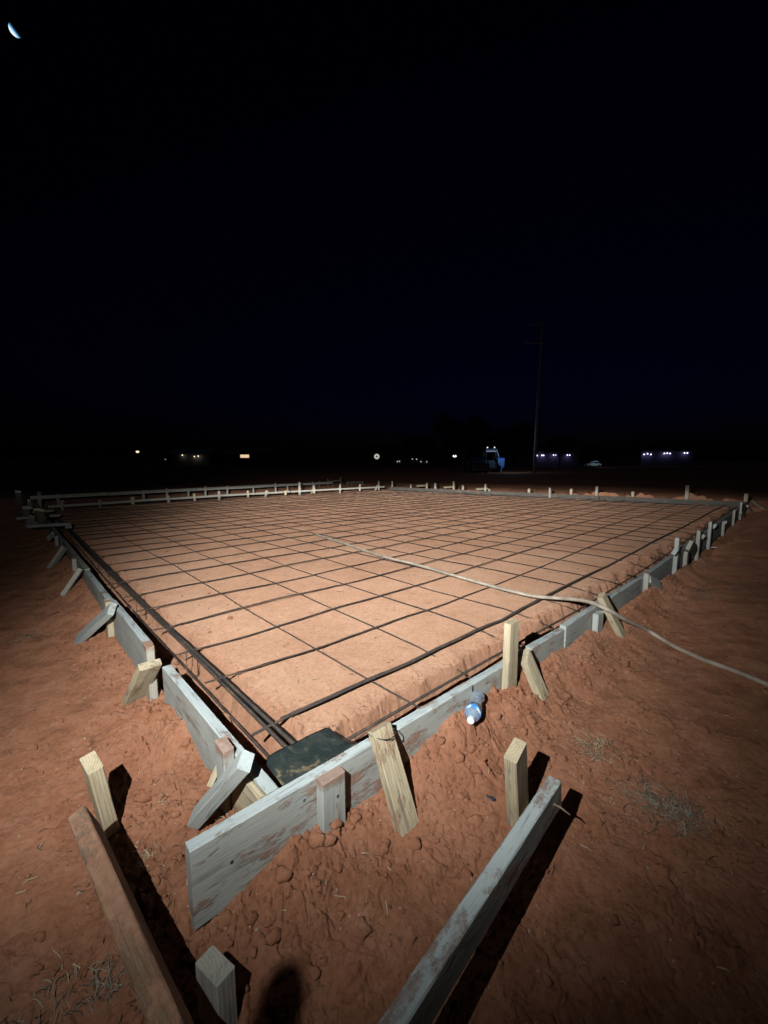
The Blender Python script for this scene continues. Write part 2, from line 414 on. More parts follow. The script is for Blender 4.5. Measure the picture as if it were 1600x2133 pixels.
def rebar_mat():
    m, nt, b = newmat('rusty_steel')
    t = node(nt, 'ShaderNodeTexCoord'); v = t.outputs['Object']
    f = noise(nt, v, 14, 6, .7)
    c = rampn(nt, f, [(.33, (.040, .038, .040)), (.54, (.10, .072, .056)), (.72, (.24, .155, .10))])
    nt.links.new(c, b.inputs['Base Color'])
    b.inputs['Metallic'].default_value = .25; b.inputs['Roughness'].default_value = .6
    w = node(nt, 'ShaderNodeTexWave', wave_type='BANDS', bands_direction='X'); w.inputs['Scale'].default_value = 38; w.inputs['Distortion'].default_value = .3
    nt.links.new(v, w.inputs['Vector']); bump(nt, b, w.outputs['Fac'], .0025, 1.0)
    return m
REBAR = rebar_mat()
STEEL = flat('dark_steel', (.10, .10, .10), .45, .7)
BLACKPLASTIC = None
def sheet_mat():
    m, nt, b = newmat('black_membrane')
    t = node(nt, 'ShaderNodeTexCoord'); v = t.outputs['Object']
    n1 = noise(nt, v, 11, 6, .7, .8); n2 = noise(nt, v, 45, 5, .7)
    c = rampn(nt, n1, [(.48, (.024, .033, .031)), (.60, (.050, .056, .048)), (.68, (.28, .20, .10))])
    c = mixc(nt, rampn(nt, n2, [(.62, (0, 0, 0)), (.75, (1, 1, 1))]), c, (.15, .11, .07))
    nt.links.new(c, b.inputs['Base Color']); b.inputs['Roughness'].default_value = .4
    bump(nt, b, mth(nt, 'ADD', n1, mth(nt, 'MULTIPLY', noise(nt, v, 26, 2, .5, 2.0), .7)), .006, .8)
    return m
SHEET = sheet_mat()
HOSE = flat('dusty_hose', (.46, .37, .28), .65, 0, 14, .30)
STRAW = flat('dry_straw', (.42, .34, .22), .8, 0, 20, .35)
DRYGRASS = flat('dry_grass', (.27, .235, .17), .9, 0, 30, .5)

# ------------------------------------------------------------------ object helpers
def tag(o, label=None, cat=None, group=None, kind=None):
    if label: o['label'] = label
    if cat: o['category'] = cat
    if group: o['group'] = group
    if kind: o['kind'] = kind
    return o
def mesh_obj(name, verts, faces, mat, parent=None, smooth=False, loc=None):
    me = bpy.data.meshes.new(name); me.from_pydata([tuple(map(float, v)) for v in verts], [], faces); me.update()
    if smooth:
        for p in me.polygons: p.use_smooth = True
    o = bpy.data.objects.new(name, me); COL.objects.link(o)
    if mat: me.materials.append(mat)
    if loc is not None: o.location = loc
    if parent: o.parent = parent
    return o
def bm_obj(name, bm, mat, parent=None, smooth=False):
    bmesh.ops.recalc_face_normals(bm, faces=bm.faces)
    me = bpy.data.meshes.new(name); bm.to_mesh(me); bm.free()
    if smooth:
        for p in me.polygons: p.use_smooth = True
    o = bpy.data.objects.new(name, me); COL.objects.link(o)
    if mat: me.materials.append(mat)
    if parent: o.parent = parent
    return o
def empty(name, loc=(0, 0, 0), rz=0.0):
    o = bpy.data.objects.new(name, None); COL.objects.link(o); o.location = loc; o.rotation_euler = (0, 0, rz); o.empty_display_size = .2
    return o
def add_box(bm, lo_, hi_, M=None):
    vs = []
    for x in (lo_[0], hi_[0]):
        for y in (lo_[1], hi_[1]):
            for z in (lo_[2], hi_[2]):
                p = Vector((x, y, z)); vs.append(bm.verts.new(M @ p if M else p))
    for f in ((0, 1, 3, 2), (4, 6, 7, 5), (0, 4, 5, 1), (2, 3, 7, 6), (0, 2, 6, 4), (1, 5, 7, 3)):
        bm.faces.new([vs[i] for i in f])
def tube(bm, pts, r, n=8, caps=True):
    rings = []
    pts = [Vector(p) for p in pts]
    up = Vector((0, 0, 1))
    for i, p in enumerate(pts):
        d = (pts[min(i + 1, len(pts) - 1)] - pts[max(i - 1, 0)]).normalized()
        a = d.cross(up)
        if a.length < 1e-3: a = d.cross(Vector((1, 0, 0)))
        a.normalize(); b = d.cross(a).normalized()
        rr = r[i] if isinstance(r, (list, tuple)) else r
        rings.append([bm.verts.new(p + (a * math.cos(2 * math.pi * k / n) + b * math.sin(2 * math.pi * k / n)) * rr) for k in range(n)])
    for A, B in zip(rings[:-1], rings[1:]):
        for k in range(n): bm.faces.new((A[k], A[(k + 1) % n], B[(k + 1) % n], B[k]))
    if caps: bm.faces.new(rings[0][::-1]); bm.faces.new(rings[-1])

def lumber(name, p0, p1, w, t, wide, mat, label=None, cat=None, group=None, dirt=0.0, bow=.0015, cut0=0.0, cut1=0.0, chew=.0, parent=None, point=False, cap=False):
    """a sawn board from p0 to p1; w along 'wide', t the other way; cut = skewed saw cuts"""
    p0 = V3(p0); p1 = V3(p1); X = (p1 - p0); Ln = X.length; X.normalize()
    Y = Vector(wide); Y = (Y - X * Y.dot(X)).normalized(); Z = X.cross(Y)
    M = Matrix((X, Y, Z)).transposed().to_4x4(); M.translation = p0
    n = max(3, min(40, int(Ln / .07)))
    ch = min(.003, t * .1)
    sec = [(-w / 2 + ch, -t / 2), (w / 2 - ch, -t / 2), (w / 2, -t / 2 + ch), (w / 2, t / 2 - ch), (w / 2 - ch, t / 2), (-w / 2 + ch, t / 2), (-w / 2, t / 2 - ch), (-w / 2, -t / 2 + ch)]
    verts = []; faces = []
    ph = random.random() * 9
    for i in range(n + 1):
        x = Ln * i / n
        by = bow * math.sin(x * 2.1 + ph) * 2; bz = bow * math.sin(x * 1.7 + ph * 2)
        f = 1.0
        for (y, z) in sec:
            dx = 0
            if i == 0: dx = -cut0 * y
            if i == n: dx = cut1 * y + chew * random.uniform(-1, 0)
            j = .0007
            sy = y
            if point and i == 0: sy = y * .3
            verts.append((x + dx, sy * f + by + random.uniform(-j, j), z * f + bz + random.uniform(-j, j)))
    for i in range(n):
        for k in range(8):
            a = i * 8 + k; b_ = i * 8 + (k + 1) % 8
            faces.append((a, b_, b_ + 8, a + 8))
    faces.append(tuple(range(7, -1, -1))); faces.append(tuple(n * 8 + k for k in range(8)))
    o = mesh_obj(name, verts, faces, mat)
    o.matrix_world = M
    o['dirt'] = float(dirt); o['capped'] = float(Ln - .005) if cap else 50.0
    if parent: o.parent = parent
    tag(o, label, cat, group)
    return o
def screw(pos, nrm, parent):
    """a screw head on a board, part of that board"""
    nrm = Vector(nrm).normalized(); bm = bmesh.new()
    a = nrm.orthogonal().normalized(); b = nrm.cross(a)
    rings = []
    for (r, h) in ((.0048, -.001), (.0048, .0012), (.0022, .0014), (.0016, .0002)):
        rings.append([bm.verts.new(Vector(pos) + (a * math.cos(q) + b * math.sin(q)) * r + nrm * h) for q in [2 * math.pi * k / 10 for k in range(10)]])
    for A, B in zip(rings[:-1], rings[1:]):
        for k in range(10): bm.faces.new((A[k], A[(k + 1) % 10], B[(k + 1) % 10], B[k]))
    bm.faces.new(rings[-1])
    o = bm_obj('screw', bm, STEEL)
    o.parent = parent; o.matrix_parent_inverse = parent.matrix_world.inverted()
    return o
ORD = ['first', 'second', 'third', 'fourth', 'fifth', 'sixth', 'seventh', 'eighth', 'ninth', 'tenth', 'eleventh', 'twelfth', 'thirteenth', 'fourteenth', 'fifteenth', 'sixteenth', 'seventeenth', 'eighteenth', 'nineteenth', 'twentieth']

# ------------------------------------------------------------------ ground
def build_ground():
    rr = [0.02]
    while rr[-1] < .45: rr.append(rr[-1] * 1.12)
    while rr[-1] < 19: rr.append(rr[-1] * 1.0030)
    while rr[-1] < 2600: rr.append(rr[-1] * 1.14)
    rr = np.array(rr)
    fine = np.radians(np.arange(-62, 62.01, .135)); coarse = np.radians(np.arange(70, 291, 4.0))
    aa = np.concatenate([fine, coarse]); na = len(aa)
    R_, A_ = np.meshgrid(rr, aa, indexing='ij')
    X = R_ * np.sin(A_); Y = R_ * np.cos(A_)
    nearm = R_ < 30
    Z = np.full(X.shape, -.2); P = np.zeros(X.shape)
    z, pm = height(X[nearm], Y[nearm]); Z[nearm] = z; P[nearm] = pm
    fade = ss(18, 30, R_)
    farz = -.32 + fbm(X, Y, .03, 3, 200) * .25 * ss(25, 120, R_)
    Z = Z * (1 - fade) + farz * fade
    nr = len(rr)
    verts = np.stack([X, Y, Z], -1).reshape(-1, 3)
    verts = np.vstack([verts, [[0, 0, float(Z[0].mean())]]])
    i = np.arange(nr - 1)[:, None]; j = np.arange(na)[None, :]
    j2 = (j + 1) % na
    q = np.stack([i * na + j + 0 * i, i * na + j2, (i + 1) * na + j2, (i + 1) * na + j], -1).reshape(-1, 4)[:, ::-1]
    tri = np.stack([np.full(na, nr * na), np.arange(na), (np.arange(na) + 1) % na], -1)[:, ::-1]
    me = bpy.data.meshes.new('ground')
    me.vertices.add(len(verts)); me.vertices.foreach_set('co', verts.astype(np.float32).ravel())
    nl = q.size + tri.size
    me.loops.add(nl); me.loops.foreach_set('vertex_index', np.concatenate([q.ravel(), tri.ravel()]).astype(np.int32))
    npoly = len(q) + len(tri); me.polygons.add(npoly)
    tot = np.concatenate([np.full(len(q), 4), np.full(len(tri), 3)]).astype(np.int32)
    me.polygons.foreach_set('loop_start', (np.cumsum(tot) - tot).astype(np.int32)); me.polygons.foreach_set('loop_total', tot)
    me.polygons.foreach_set('use_smooth', np.ones(npoly, bool))
    me.update(calc_edges=True)
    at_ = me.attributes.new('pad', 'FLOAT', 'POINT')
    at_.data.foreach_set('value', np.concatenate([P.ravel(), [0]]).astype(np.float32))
    me.materials.append(SOIL)
    o = bpy.data.objects.new('ground', me); COL.objects.link(o); o['kind'] = 'structure'
    # make sure it faces up
    if me.polygons[len(q) // 2].normal.z < 0: me.flip_normals()
build_ground()

# ------------------------------------------------------------------ form boards
TOPH = .235
def form_board(side, s0, s1, ztop, dv, label, mat=W_GREY, dirt=.3, h=TOPH, chew=0, tilt=0.0, t=.04, screws=(), group='boards of the slab form'):
    a, d, n = along(side, s0, dv); b, _, _ = along(side, s1, dv + tilt)
    b = a + (b - a)
    z = ztop - h / 2
    o = lumber('form_board', (a[0], a[1], z), (b[0], b[1], z), h, t, (0, 0, 1), mat, label, 'form board', group, dirt, .0012, chew=chew)
    for (s, zz) in screws:
        p, _, nn = along(side, s, dv + t / 2)
        screw((p[0], p[1], zz), (nn[0], nn[1], 0), o)
    return o
# right side; outward offsets are measured from the board's centre line
form_board('r', -.275, .925, 0.004, 0, 'long grey form board with a bare end past the near corner, nearest the camera', dirt=.33, screws=[(.06, -.05), (-.17, -.10), (.5, -.05), (.83, -.06)])
form_board('r', .93, 1.46, -.012, -.012, 'short grey form board behind the tall stake, just past the water bottle', dirt=.3)
form_board('r', 1.463, 1.85, .0, -.004, 'grey form board between the tall stake and the step in the right form')
form_board('r', 1.853, 3.3, .018, .003, 'raised grey form board lying under the hose where it crosses the form', dirt=.28)
form_board('r', 3.303, 4.7, .010, 0, 'mottled grey form board of the right form beyond the hose', dirt=.25)
form_board('r', 4.703, 7.6, .016, .004, 'grey form board beside the dark red rods on the right form')
form_board('r', 7.603, 10.4, .012, -.003, 'far grey form board of the right form, second from its far corner')
form_board('r', 10.403, LR[-1] - .02, .016, 0, 'last grey form board at the far right corner', dirt=.2)
# left side
form_board('l', .024, 1.10, 0.0, 0.020, 'white grey form board from the near corner up to the gap on the left', dirt=.30, chew=.004)
form_board('l', 1.34, 2.36, .010, 0.024, 'blue grey form board between two leaning braces on the left form', dirt=.24, h=.25)
form_board('l', 2.42, 3.55, .0, 0.026, 'dull grey form board behind the pair of braces on the left form', dirt=.3)
form_board('l', 3.553, 5.6, .008, 0.020, 'narrow dark grey form board farther up the left form', W_MIX)
form_board('l', 5.603, 8.5, .0, 0.024, 'darkened form board leading to the pile of offcuts at the left corner', W_MIX)
form_board('l', 8.503, LL[-1] - .1, .004, 0.020, 'unlit form board at the far left corner under the offcuts', W_MIX)

def line_board(name, A, B, ztop, h, t, mat, label, cat='form board', group='boards of the slab form', dirt=.1):
    z = ztop - h / 2
    return lumber(name, (A[0], A[1], z), (B[0], B[1], z), h, t, (0, 0, 1), mat, label, cat, group, dirt)
def lerp(a, b, t): return a + (b - a) * t
# far right form, three boards
fa = [(0.0, .30), (.302, .62), (.622, .985)]
nm = ['far form board running left from the far right corner', 'middle board of the far right form', 'far form board ending at the back corner of the slab']
for (a, b), l_ in zip(fa, nm):
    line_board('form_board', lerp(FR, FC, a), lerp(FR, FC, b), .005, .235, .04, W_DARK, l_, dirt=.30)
# far left: thin near rail and a board farther back
F2 = lambda t, z=0: at(100 + 700 * t, 1055 - 41.5 * t - 2.0 * math.sin(t * math.pi), z)[:2]
rails = [(0, .36), (.363, .72), (.723, 1.0)]
for (a, b), l_ in zip(rails, ['thin pale rail at the left end of the far edge', 'thin pale rail along the middle of the far left edge', 'thin pale rail ending at the back corner']):
    line_board('screed_rail', F2(a), F2(b), .02, .055, .04, W_MIX, l_, 'rail', 'thin rails along the far left edge', .1)
B2 = lambda t: at(62 + 630 * t, 1036 - 31.0 * t, .03)[:2]
for (a, b), l_ in zip([(0, .26), (.262, .55), (.552, 1.0)], ['dark back board at the far left corner', 'back board behind the pale rail, middle length', 'back board behind the pale rail, reaching toward the back corner']):
    line_board('back_board', B2(a), B2(b), .07, .10, .04, W_MIX, l_, 'board', 'boards behind the far left rail', .25)

# ------------------------------------------------------------------ stakes and braces, near ones
def stake(side, px, py_top, label, mat=W_MIX, w=.089, t=.038, off=None, lean=(0, 0), dirt=.2, zmax=None, s=None, ztop=None, cut=0.0, chew=0.006, group='stakes outside the form', cap=False):
    off = .02 + t / 2 + .001 if off is None else off
    if side == 'l' and off < .06: off = max(off, .042 + t / 2)
    if s is None: s, zt = onface(side, off, px, py_top)
    else: zt = ztop
    if ztop is not None: zt = ztop
    p, d, n = along(side, s, off)
    g = gz(*(along(side, s, off + .05)[0])) - .14
    base = (p[0] + lean[0], p[1] + lean[1], g)
    return lumber('wooden_stake', base, (p[0], p[1], zt), w, t, (d[0], d[1], 0), mat, label, 'stake', group, dirt, .0006, cut1=cut, chew=chew, cap=cap)
def brace(side, top, foot, label, mat=W_MIX, w=.089, t=.038, off=.06, dirt=.15, wide='s', zt=None, ext=.05, group='braces leaning on the form', fz=None, cut0=0, cut1=0):
    s, z = onface(side, off, *top)
    if zt is not None: z = zt
    p, d, n = along(side, s, off)
    f = ghit(*foot)
    P1 = np.array([p[0], p[1], z]); P0 = f
    P0 = P0 + np.array([0, 0, t * .6]); dr = (P1 - P0); dr /= np.linalg.norm(dr)
    wd = (d[0], d[1], 0) if wide == 's' else ((0, 0, 1) if wide == 'z' else wide)
    return lumber('wooden_brace', P0 - dr * ext, P1, w, t, wd, mat, label, 'brace', group, dirt, .0006, cut0=cut0, cut1=cut1)

s1 = stake('r', 690, 1612, 'short stake with red soil on its top, nailed left of the split stake', W_GREY, dirt=.22, cut=0, cap=True)
p, d, n = along('r', .16, .0585); screw((p[0], p[1], -.07), (n[0], n[1], 0), s1)
p, d, n = along('r', .13, .0585); screw((p[0], p[1], -.15), (n[0], n[1], 0), s1)
split = brace('r', (790, 1522), (842, 1712), 'split yellow stake leaning outward with wire twisted round its top', W_TAN, dirt=.32, off=.03, w=.085, t=.038, zt=.062)
stake('r', 1066, 1293, 'tall two-tone stake standing high above the form by the bottle', W_TAN, dirt=.2, w=.080, cut=.0)
brace('r', (1095, 1350), (1122, 1445), 'yellow brace with a sharp top leaning beside the tall stake', W_TAN, dirt=.3, off=.05, zt=.01, w=.075, cut1=.7)
stake('r', 1247, 1266, 'stubby grey stake under the hose', W_GREY, dirt=.2, ztop=.0)
brace('r', (1252, 1240), (1288, 1318), 'pale yellow brace under the hose, its foot out on the soil', W_TAN, dirt=.2, off=.04, w=.07)
stake('r', 1349, 1186, 'grey stake just beyond the hose on the right form', W_MIX, w=.06, dirt=.3, ztop=.05)
brace('r', (1352, 1188), (1368, 1224), 'pointed grey brace just beyond the hose', W_GREY, w=.08, off=.05, zt=.0)
stake('r', 1412, 1119, 'upright stake left of the fallen grey brace', W_GREY, w=.07)
brace('r', (1405, 1150), (1425, 1176), 'thin grey brace leaning at the foot of an upright stake', W_GREY, w=.06, off=.06)
brace('r', (1436, 1136), (1450, 1160), 'broad weathered brace fallen away from the right form', W_MIX, w=.11, off=.08)
stake('r', 1431, 1140, 'squat stake half hidden by the broad fallen brace', W_MIX, ztop=.0, off=.06)
stake('r', 1457, 1103, 'ragged stake short of the dark red rods', W_MIX, chew=.02)
brace('r', (1464, 1118), (1470, 1133), 'stubby brace beside the ragged stake', W_MIX, w=.06)
stake('r', 1481, 1086, 'tall grey stake above the dark red rods', W_GREY)
brace('r', (1488, 1096), (1494, 1112), 'short brace behind the dark red rods', W_GREY, w=.07)
stake('r', 1508, 1087, 'small stake past the dark red rods', W_MIX, ztop=.0, w=.06)
brace('r', (1511, 1088), (1518, 1098), 'thin white brace past the dark red rods', W_GREY, w=.05)
stake('r', 1530, 1063, 'dark upright stake, third from the far right corner', W_MIX, w=.07)
stake('r', 1545, 1046, 'dark upright stake, second from the far right corner', W_MIX, w=.08)
brace('r', (1543, 1068), (1552, 1078), 'thin pale brace, second from the far right corner', W_GREY, w=.05)
brace('r', (1557, 1054), (1566, 1068), 'thin pale brace nearest the far right corner', W_GREY, w=.05)
brace('r', (1568, 1044), (1585, 1060), 'long thin brace running out from the far right corner', W_MIX, w=.06)

# left side
stake('l', 466, 1512, 'round-shouldered stake capped with red soil, left of the thick blue brace', W_GREY, dirt=.2, ztop=.035, w=.075, off=.042, cut=.1, cap=True)
b1 = brace('l', (512, 1562), (408, 1728), 'thick blue grey brace by the near corner, lying aslant to the soil', W_GREY, off=.075, dirt=.15, w=.060, t=.042, zt=.085, wide=(.2, .9, .6), ext=-.01)
b1.location.z += .012
# offcut nailed against the outside of the left form by the corner
p, d, n = along('l', .035, .053); q, _, _ = along('l', .235, .055)
lumber('wood_offcut', (p[0], p[1], -.108), (q[0], q[1], -.112), .2, .022, (0, 0, 1), W_TAN, 'brown wide-grained offcut nailed outside the form at the near corner', 'offcut', None, .3)
c0 = onface('l', .07, 436, 1590)
p, d, n = along('l', c0[0], .075)
lumber('wood_chip', (p[0] + .0, p[1], -.20), (p[0] + .05, p[1] + .035, -.09), .022, .008, (1, 0, 0), W_TAN, 'thin splinter of fresh wood beside the capped stake', 'wood chip', None, .1)
stake('l', 306, 1303, 'ribbed stake with a red top above the broad yellow plank', W_MIX, dirt=.2, ztop=.075, w=.08, cap=True)
brace('l', (310, 1345), (282, 1462), 'broad yellow plank leaning across the gap in the left form', W_TAN, dirt=.27, off=.09, w=.10, t=.038, zt=.025, wide=(.72, .5, .2))
stake('l', 222, 1225, 'pale block stake above the long leaning brace', W_TAN, dirt=.2, ztop=.035, w=.08, off=.045)
brace('l', (232, 1250), (170, 1335), 'long grey brace reaching far down onto the soil at left', W_GREY, dirt=.15, off=.075, w=.089, t=.04, zt=.04, wide=(.4, .3, .8))
stake('l', 153, 1165, 'pale stake behind a leaning brace, third from the corner pile', W_MIX, ztop=.01, w=.08)
brace('l', (168, 1179), (139, 1235), 'flat grey brace leaning against the pale stake', W_MIX, off=.07, zt=.02, w=.08, wide=(.4, .3, .8))
brace('l', (135, 1144), (110, 1180), 'slim brown brace farther up the left form', W_MIX, off=.07, zt=.02, w=.07, wide=(.4, .3, .8))
stake('l', 131, 1165, 'small stake behind the slim brown brace', W_MIX, ztop=-.04, w=.06)
stake('l', 120, 1148, 'grey stub beyond the slim brown brace', W_GREY, ztop=.0, w=.06)
brace('l', (108, 1112), (100, 1120), 'short scrap propped beside the corner pile', W_MIX, off=.06, w=.08)

# ------------------------------------------------------------------ far-left corner pile
def free_board(name, a, b, za, zb, w, t, mat, label, cat, wide=(0, 0, 1), group=None, dirt=.1, **k):
    A = at(*a, za); B = at(*b, zb)
    return lumber(name, A, B, w, t, wide, mat, label, cat, group, dirt, **k)
G = 'planks laid across the far left corner'
free_board('loose_plank', (60, 1096), (149, 1091), .03, .03, .12, .04, W_GREY, 'longest pale plank laid across the left form', 'plank', (0, 1, 0), G)
free_board('loose_plank', (33, 1080), (125, 1073), .04, .04, .10, .04, W_MIX, 'middle grey plank laid across the left form', 'plank', (0, 1, 0), G)
free_board('loose_plank', (60, 1067), (110, 1063), .05, .05, .10, .04, W_MIX, 'farthest short plank laid across the left form', 'plank', (0, 1, 0), G)
free_board('wood_offcut', (136, 1098), (150, 1097), -.02, -.02, .08, .04, W_GREY, 'block of wood under the end of the longest plank', 'offcut', (0, 1, 0))
free_board('wooden_stake', (90, 1100), (84, 1062), -.1, .30, .09, .04, W_TAN, 'bright yellow stake in front of the corner planks', 'stake', (1, 0, 0), 'stakes in the corner pile')
free_board('wooden_stake', (80, 1095), (77, 1062), -.1, .30, .07, .04, W_MIX, 'brown stake left of the bright yellow stake', 'stake', (1, 0, 0), 'stakes in the corner pile')
free_board('wooden_stake', (54, 1095), (55, 1058), -.2, .22, .10, .04, W_MIX, 'dark broad stake at the left of the corner planks', 'stake', (1, 0, 0), 'stakes in the corner pile')
free_board('wood_offcut', (62, 1100), (72, 1078), -.1, .1, .15, .04, W_MIX, 'wide scrap board leaning in the corner pile', 'offcut', (1, 0, 0))
free_board('wood_offcut', (44, 1070), (60, 1057), -.05, .12, .12, .04, W_MIX, 'slanting scrap board behind the corner planks', 'offcut', (1, 0, 0))
free_board('wooden_stake', (42, 1062), (38, 1024), -.1, .42, .09, .04, W_MIX, 'tall thin stake at the far left corner', 'stake', (1, 0, 0), 'stakes in the corner pile')
free_board('wooden_stake', (63, 1062), (61, 1042), 0, .22, .06, .03, W_MIX, 'thin short stake behind the corner pile', 'stake', (1, 0, 0), 'stakes in the corner pile')
free_board('wood_offcut', (101, 1121), (112, 1113), 0, .03, .06, .03, W_GREY, 'small pale chip of board on the left form', 'offcut', (0, 0, 1))

# ------------------------------------------------------------------ far stakes
def far_stakes(lst, fmt, group, mats=(W_TAN, W_MIX), zg=-.5):
    k = 0
    for (x, yt, yb, wpx, linefn) in lst:
        P = linefn(x)                                    # ground-plan point on the edge
        dist = P[1]
        r = ray(x, yt); zt = CAMZ + r[2] * dist / r[1]
        w = max(.035, wpx / F * dist * .9)
        lumber('wooden_stake', (P[0], P[1], zg), (P[0] + random.uniform(-.02, .02), P[1], zt), w, .038, (1, 0.15, 0), mats[k % len(mats)],
               fmt(k), 'stake', group, .12)
        k += 1
def on_line(A, B, off):
    d = (B - A) / np.linalg.norm(B - A); n = np.array([-d[1], d[0]])
    if n @ (np.array([0, 8.]) - A) > 0: n = -n           # outward
    def f(x):
        A2 = A + n * off; r = ray(x, 1030)[:2]
        # intersect the horizontal ray with the line
        M_ = np.array([[r[0], -d[0]], [r[1], -d[1]]]); t = np.linalg.solve(M_, A2)
        return r * t[0]
    return f
fr_out = on_line(FR, FC, .05); fr_in = on_line(FR, FC, -.06)
FRS = [(1555, 1028, 0, 7, fr_out), (1432, 1011, 0, 7, fr_out), (1318, 1024, 0, 5, fr_out), (1242, 1013, 0, 5, fr_out), (1189, 1018, 0, 5, fr_out),
       (1146, 1016, 0, 3.5, fr_in), (1100, 1018, 0, 5, fr_out), (1018, 1019, 0, 4, fr_out), (1010, 1008, 0, 4, fr_out), (964, 1011, 0, 4, fr_out), (945, 1003, 0, 4, fr_out), (907, 1006, 0, 4, fr_out),
       (888, 1006, 0, 4, fr_out), (856, 1009, 0, 3, fr_out), (817, 1002, 0, 3, fr_out)]
FRL = ['broad stake at the far right corner', 'tallest stake standing on the far right form', 'squat leaning stake right of the thin tall one', 'thin tall stake on the far right form',
       'stub stake just right of the white marker stake', 'blue white marker stake inside the far right form', 'stub stake left of the white marker stake', 'very short stake beside a loose scrap', 'slim stake behind a loose scrap', 'lone low stake between two loose scraps',
       'tall thin stake behind the second loose scrap', 'short stake left of the second loose scrap', 'thin stake at the left end of the third scrap', 'tiny stub stake near the back corner', 'thin stake just right of the back corner']
far_stakes(FRS, lambda k: FRL[k], 'stakes along the far right form')
_r = F2
def rail_at(x, zoff=0, fn=F2, x0=100, x1=800, inward=.06):
    t = (x - x0) / (x1 - x0); P = fn(t); return np.array([P[0] + inward * .5, P[1] - inward])
FLS = [(132, 1042, 5), (210, 1041, 5), (276, 1035, 7), (351, 1032, 5), (406, 1028, 5), (456, 1023, 5), (516, 1022, 4.5), (553, 1022, 4), (595, 1022, 5), (623, 1004, 4.5), (654, 1011, 4), (707, 1009, 4), (748, 1008, 4), (788, 1002, 3)]
far_stakes([(x, y, 0, w, rail_at) for x, y, w in FLS],
           lambda k: 'pale stake nailed to the thin far rail, %s from its left end' % ORD[k] if k != 9 else 'tallest pale stake nailed to the thin far rail', 'stakes on the thin far rail')
BLS = [(80, 1024, 7), (120, 1029, 5), (299, 1021, 5), (347, 1017, 5), (392, 1017, 4), (428, 1013, 4), (473, 1012, 4), (529, 1013, 3), (575, 1006, 3.5), (600, 1010, 3), (652, 1003, 3)]
far_stakes([(x, y, 0, w, lambda x_: rail_at(x_, 0, B2, 62, 692, -.06)) for x, y, w in BLS],
           lambda k: 'dim stake behind the back board, %s from the left' % ORD[k], 'stakes behind the back board', (W_MIX,))
# splayed little braces by the rail
for i, (xt, yt, xb, yb) in enumerate([(556, 1022, 549, 1033), (597, 1022, 590, 1031), (653, 1010, 647, 1028), (749, 1010, 742, 1022), (785, 1010, 779, 1020)]):
    P = rail_at(xt, inward=.1); r = ray(xt, yt); zt = CAMZ + r[2] * P[1] / r[1]
    Q = at(xb, yb, -.12); 
    Q = Q * 1.0; Q[:2] = P * (np.array([xb - 800, 0])[0] / (xt - 800) if abs(xt - 800) > 30 else 1) + np.array([0, -.25]); Q[0] = (xb - 800) / F * Q[1] * 1.0
    lumber('wooden_brace', (Q[0], Q[1], -.2), (P[0], P[1], min(zt, .12)), .06, .03, (1, 0, 0), W_TAN, 'small splayed brace at the thin far rail, %s from the left' % ORD[i], 'brace', 'small braces at the thin far rail', .1)
# raised batter boards behind the back corner
def raised(x0, y0, x1, y1, dist, w, label, name='batter_board', cat='batter board', t=.04, wide=(0, 0, 1), g='batter boards behind the back corner'):
    lumber(name, far(x0, y0, dist), far(x1, y1, dist * 1.02), w, t, wide, W_MIX, label, cat, g, .1)
raised(665, 1008, 684, 1006, 21, .09, 'left low batter board behind the back corner')
raised(682, 1004, 711, 1000.5, 22, .09, 'middle raised batter board behind the back corner')
raised(723, 1005, 757, 1004, 23, .09, 'right dim batter board behind the back corner')
for i, (x, yt, yb, dd) in enumerate([(665, 1001, 1010, 21), (683, 997, 1010, 22), (694, 1000, 1008, 22), (710, 994, 1007, 22), (723, 1004, 1010, 23), (756, 1005, 1011, 23), (733, 1004, 1009, 23)]):
    a = far(x, yt, dd); b = far(x, yb, dd); b[2] = -.3
    lumber('wooden_stake', b, a, .06, .04, (1, 0, 0), W_TAN if i in (1, 3) else W_MIX, 'batter board stake behind the back corner, %s from the left' % ORD[i], 'stake', 'batter board stakes behind the back corner', .1)
# loose scraps on the soil beyond the far right form
for i, (x0, x1, y, l_) in enumerate([(993, 1016, 1018.5, 'pale scrap lying beyond the far form, rightmost of three'), (925, 944, 1015, 'pale scrap lying beyond the far form, middle of three'), (868, 886, 1012, 'dull scrap lying beyond the far form, leftmost of three')]):
    P = fr_out((x0 + x1) / 2); dd = P[1] + .25
    lumber('wood_scrap', far(x0, y, dd), far(x1, y - 1.2, dd + .15), .09, .04, (0, 1, .3), W_TAN, l_, 'scrap', 'scraps beyond the far form', .1)

# ------------------------------------------------------------------ foreground batter boards
def bb(a0, a1, z, w, t, mat, label, roll=0.0, dirt=.2, z1=None, cut1=0):
    A = at(*a0, z); B = at(*a1, z if z1 is None else z1)
    d = (B - A) / np.linalg.norm(B - A); side = np.cross(d, [0, 0, 1])
    wd = np.array([0, 0, 1]) * math.cos(roll) + side * math.sin(roll)
    ct = -np.array([0, 0, 1]) * w / 2
    A = A - d * .45
    return lumber('batter_board', A + ct, B + ct, w, t, tuple(wd), mat, label, 'batter board', 'foreground batter boards', dirt, .001, cut1=cut1)
rb = bb((816, 2133), (1158, 1619), .05, .089, .039, W_GREY, 'long grey batter board crossing the lower right, knife-edged shadow beneath', dirt=.40, cut1=-.12)
lb = bb((372, 2133), (172, 1682), .075, .089, .042, W_BROWN, 'soil-caked brown batter board at the lower left', roll=-.35, dirt=.50)
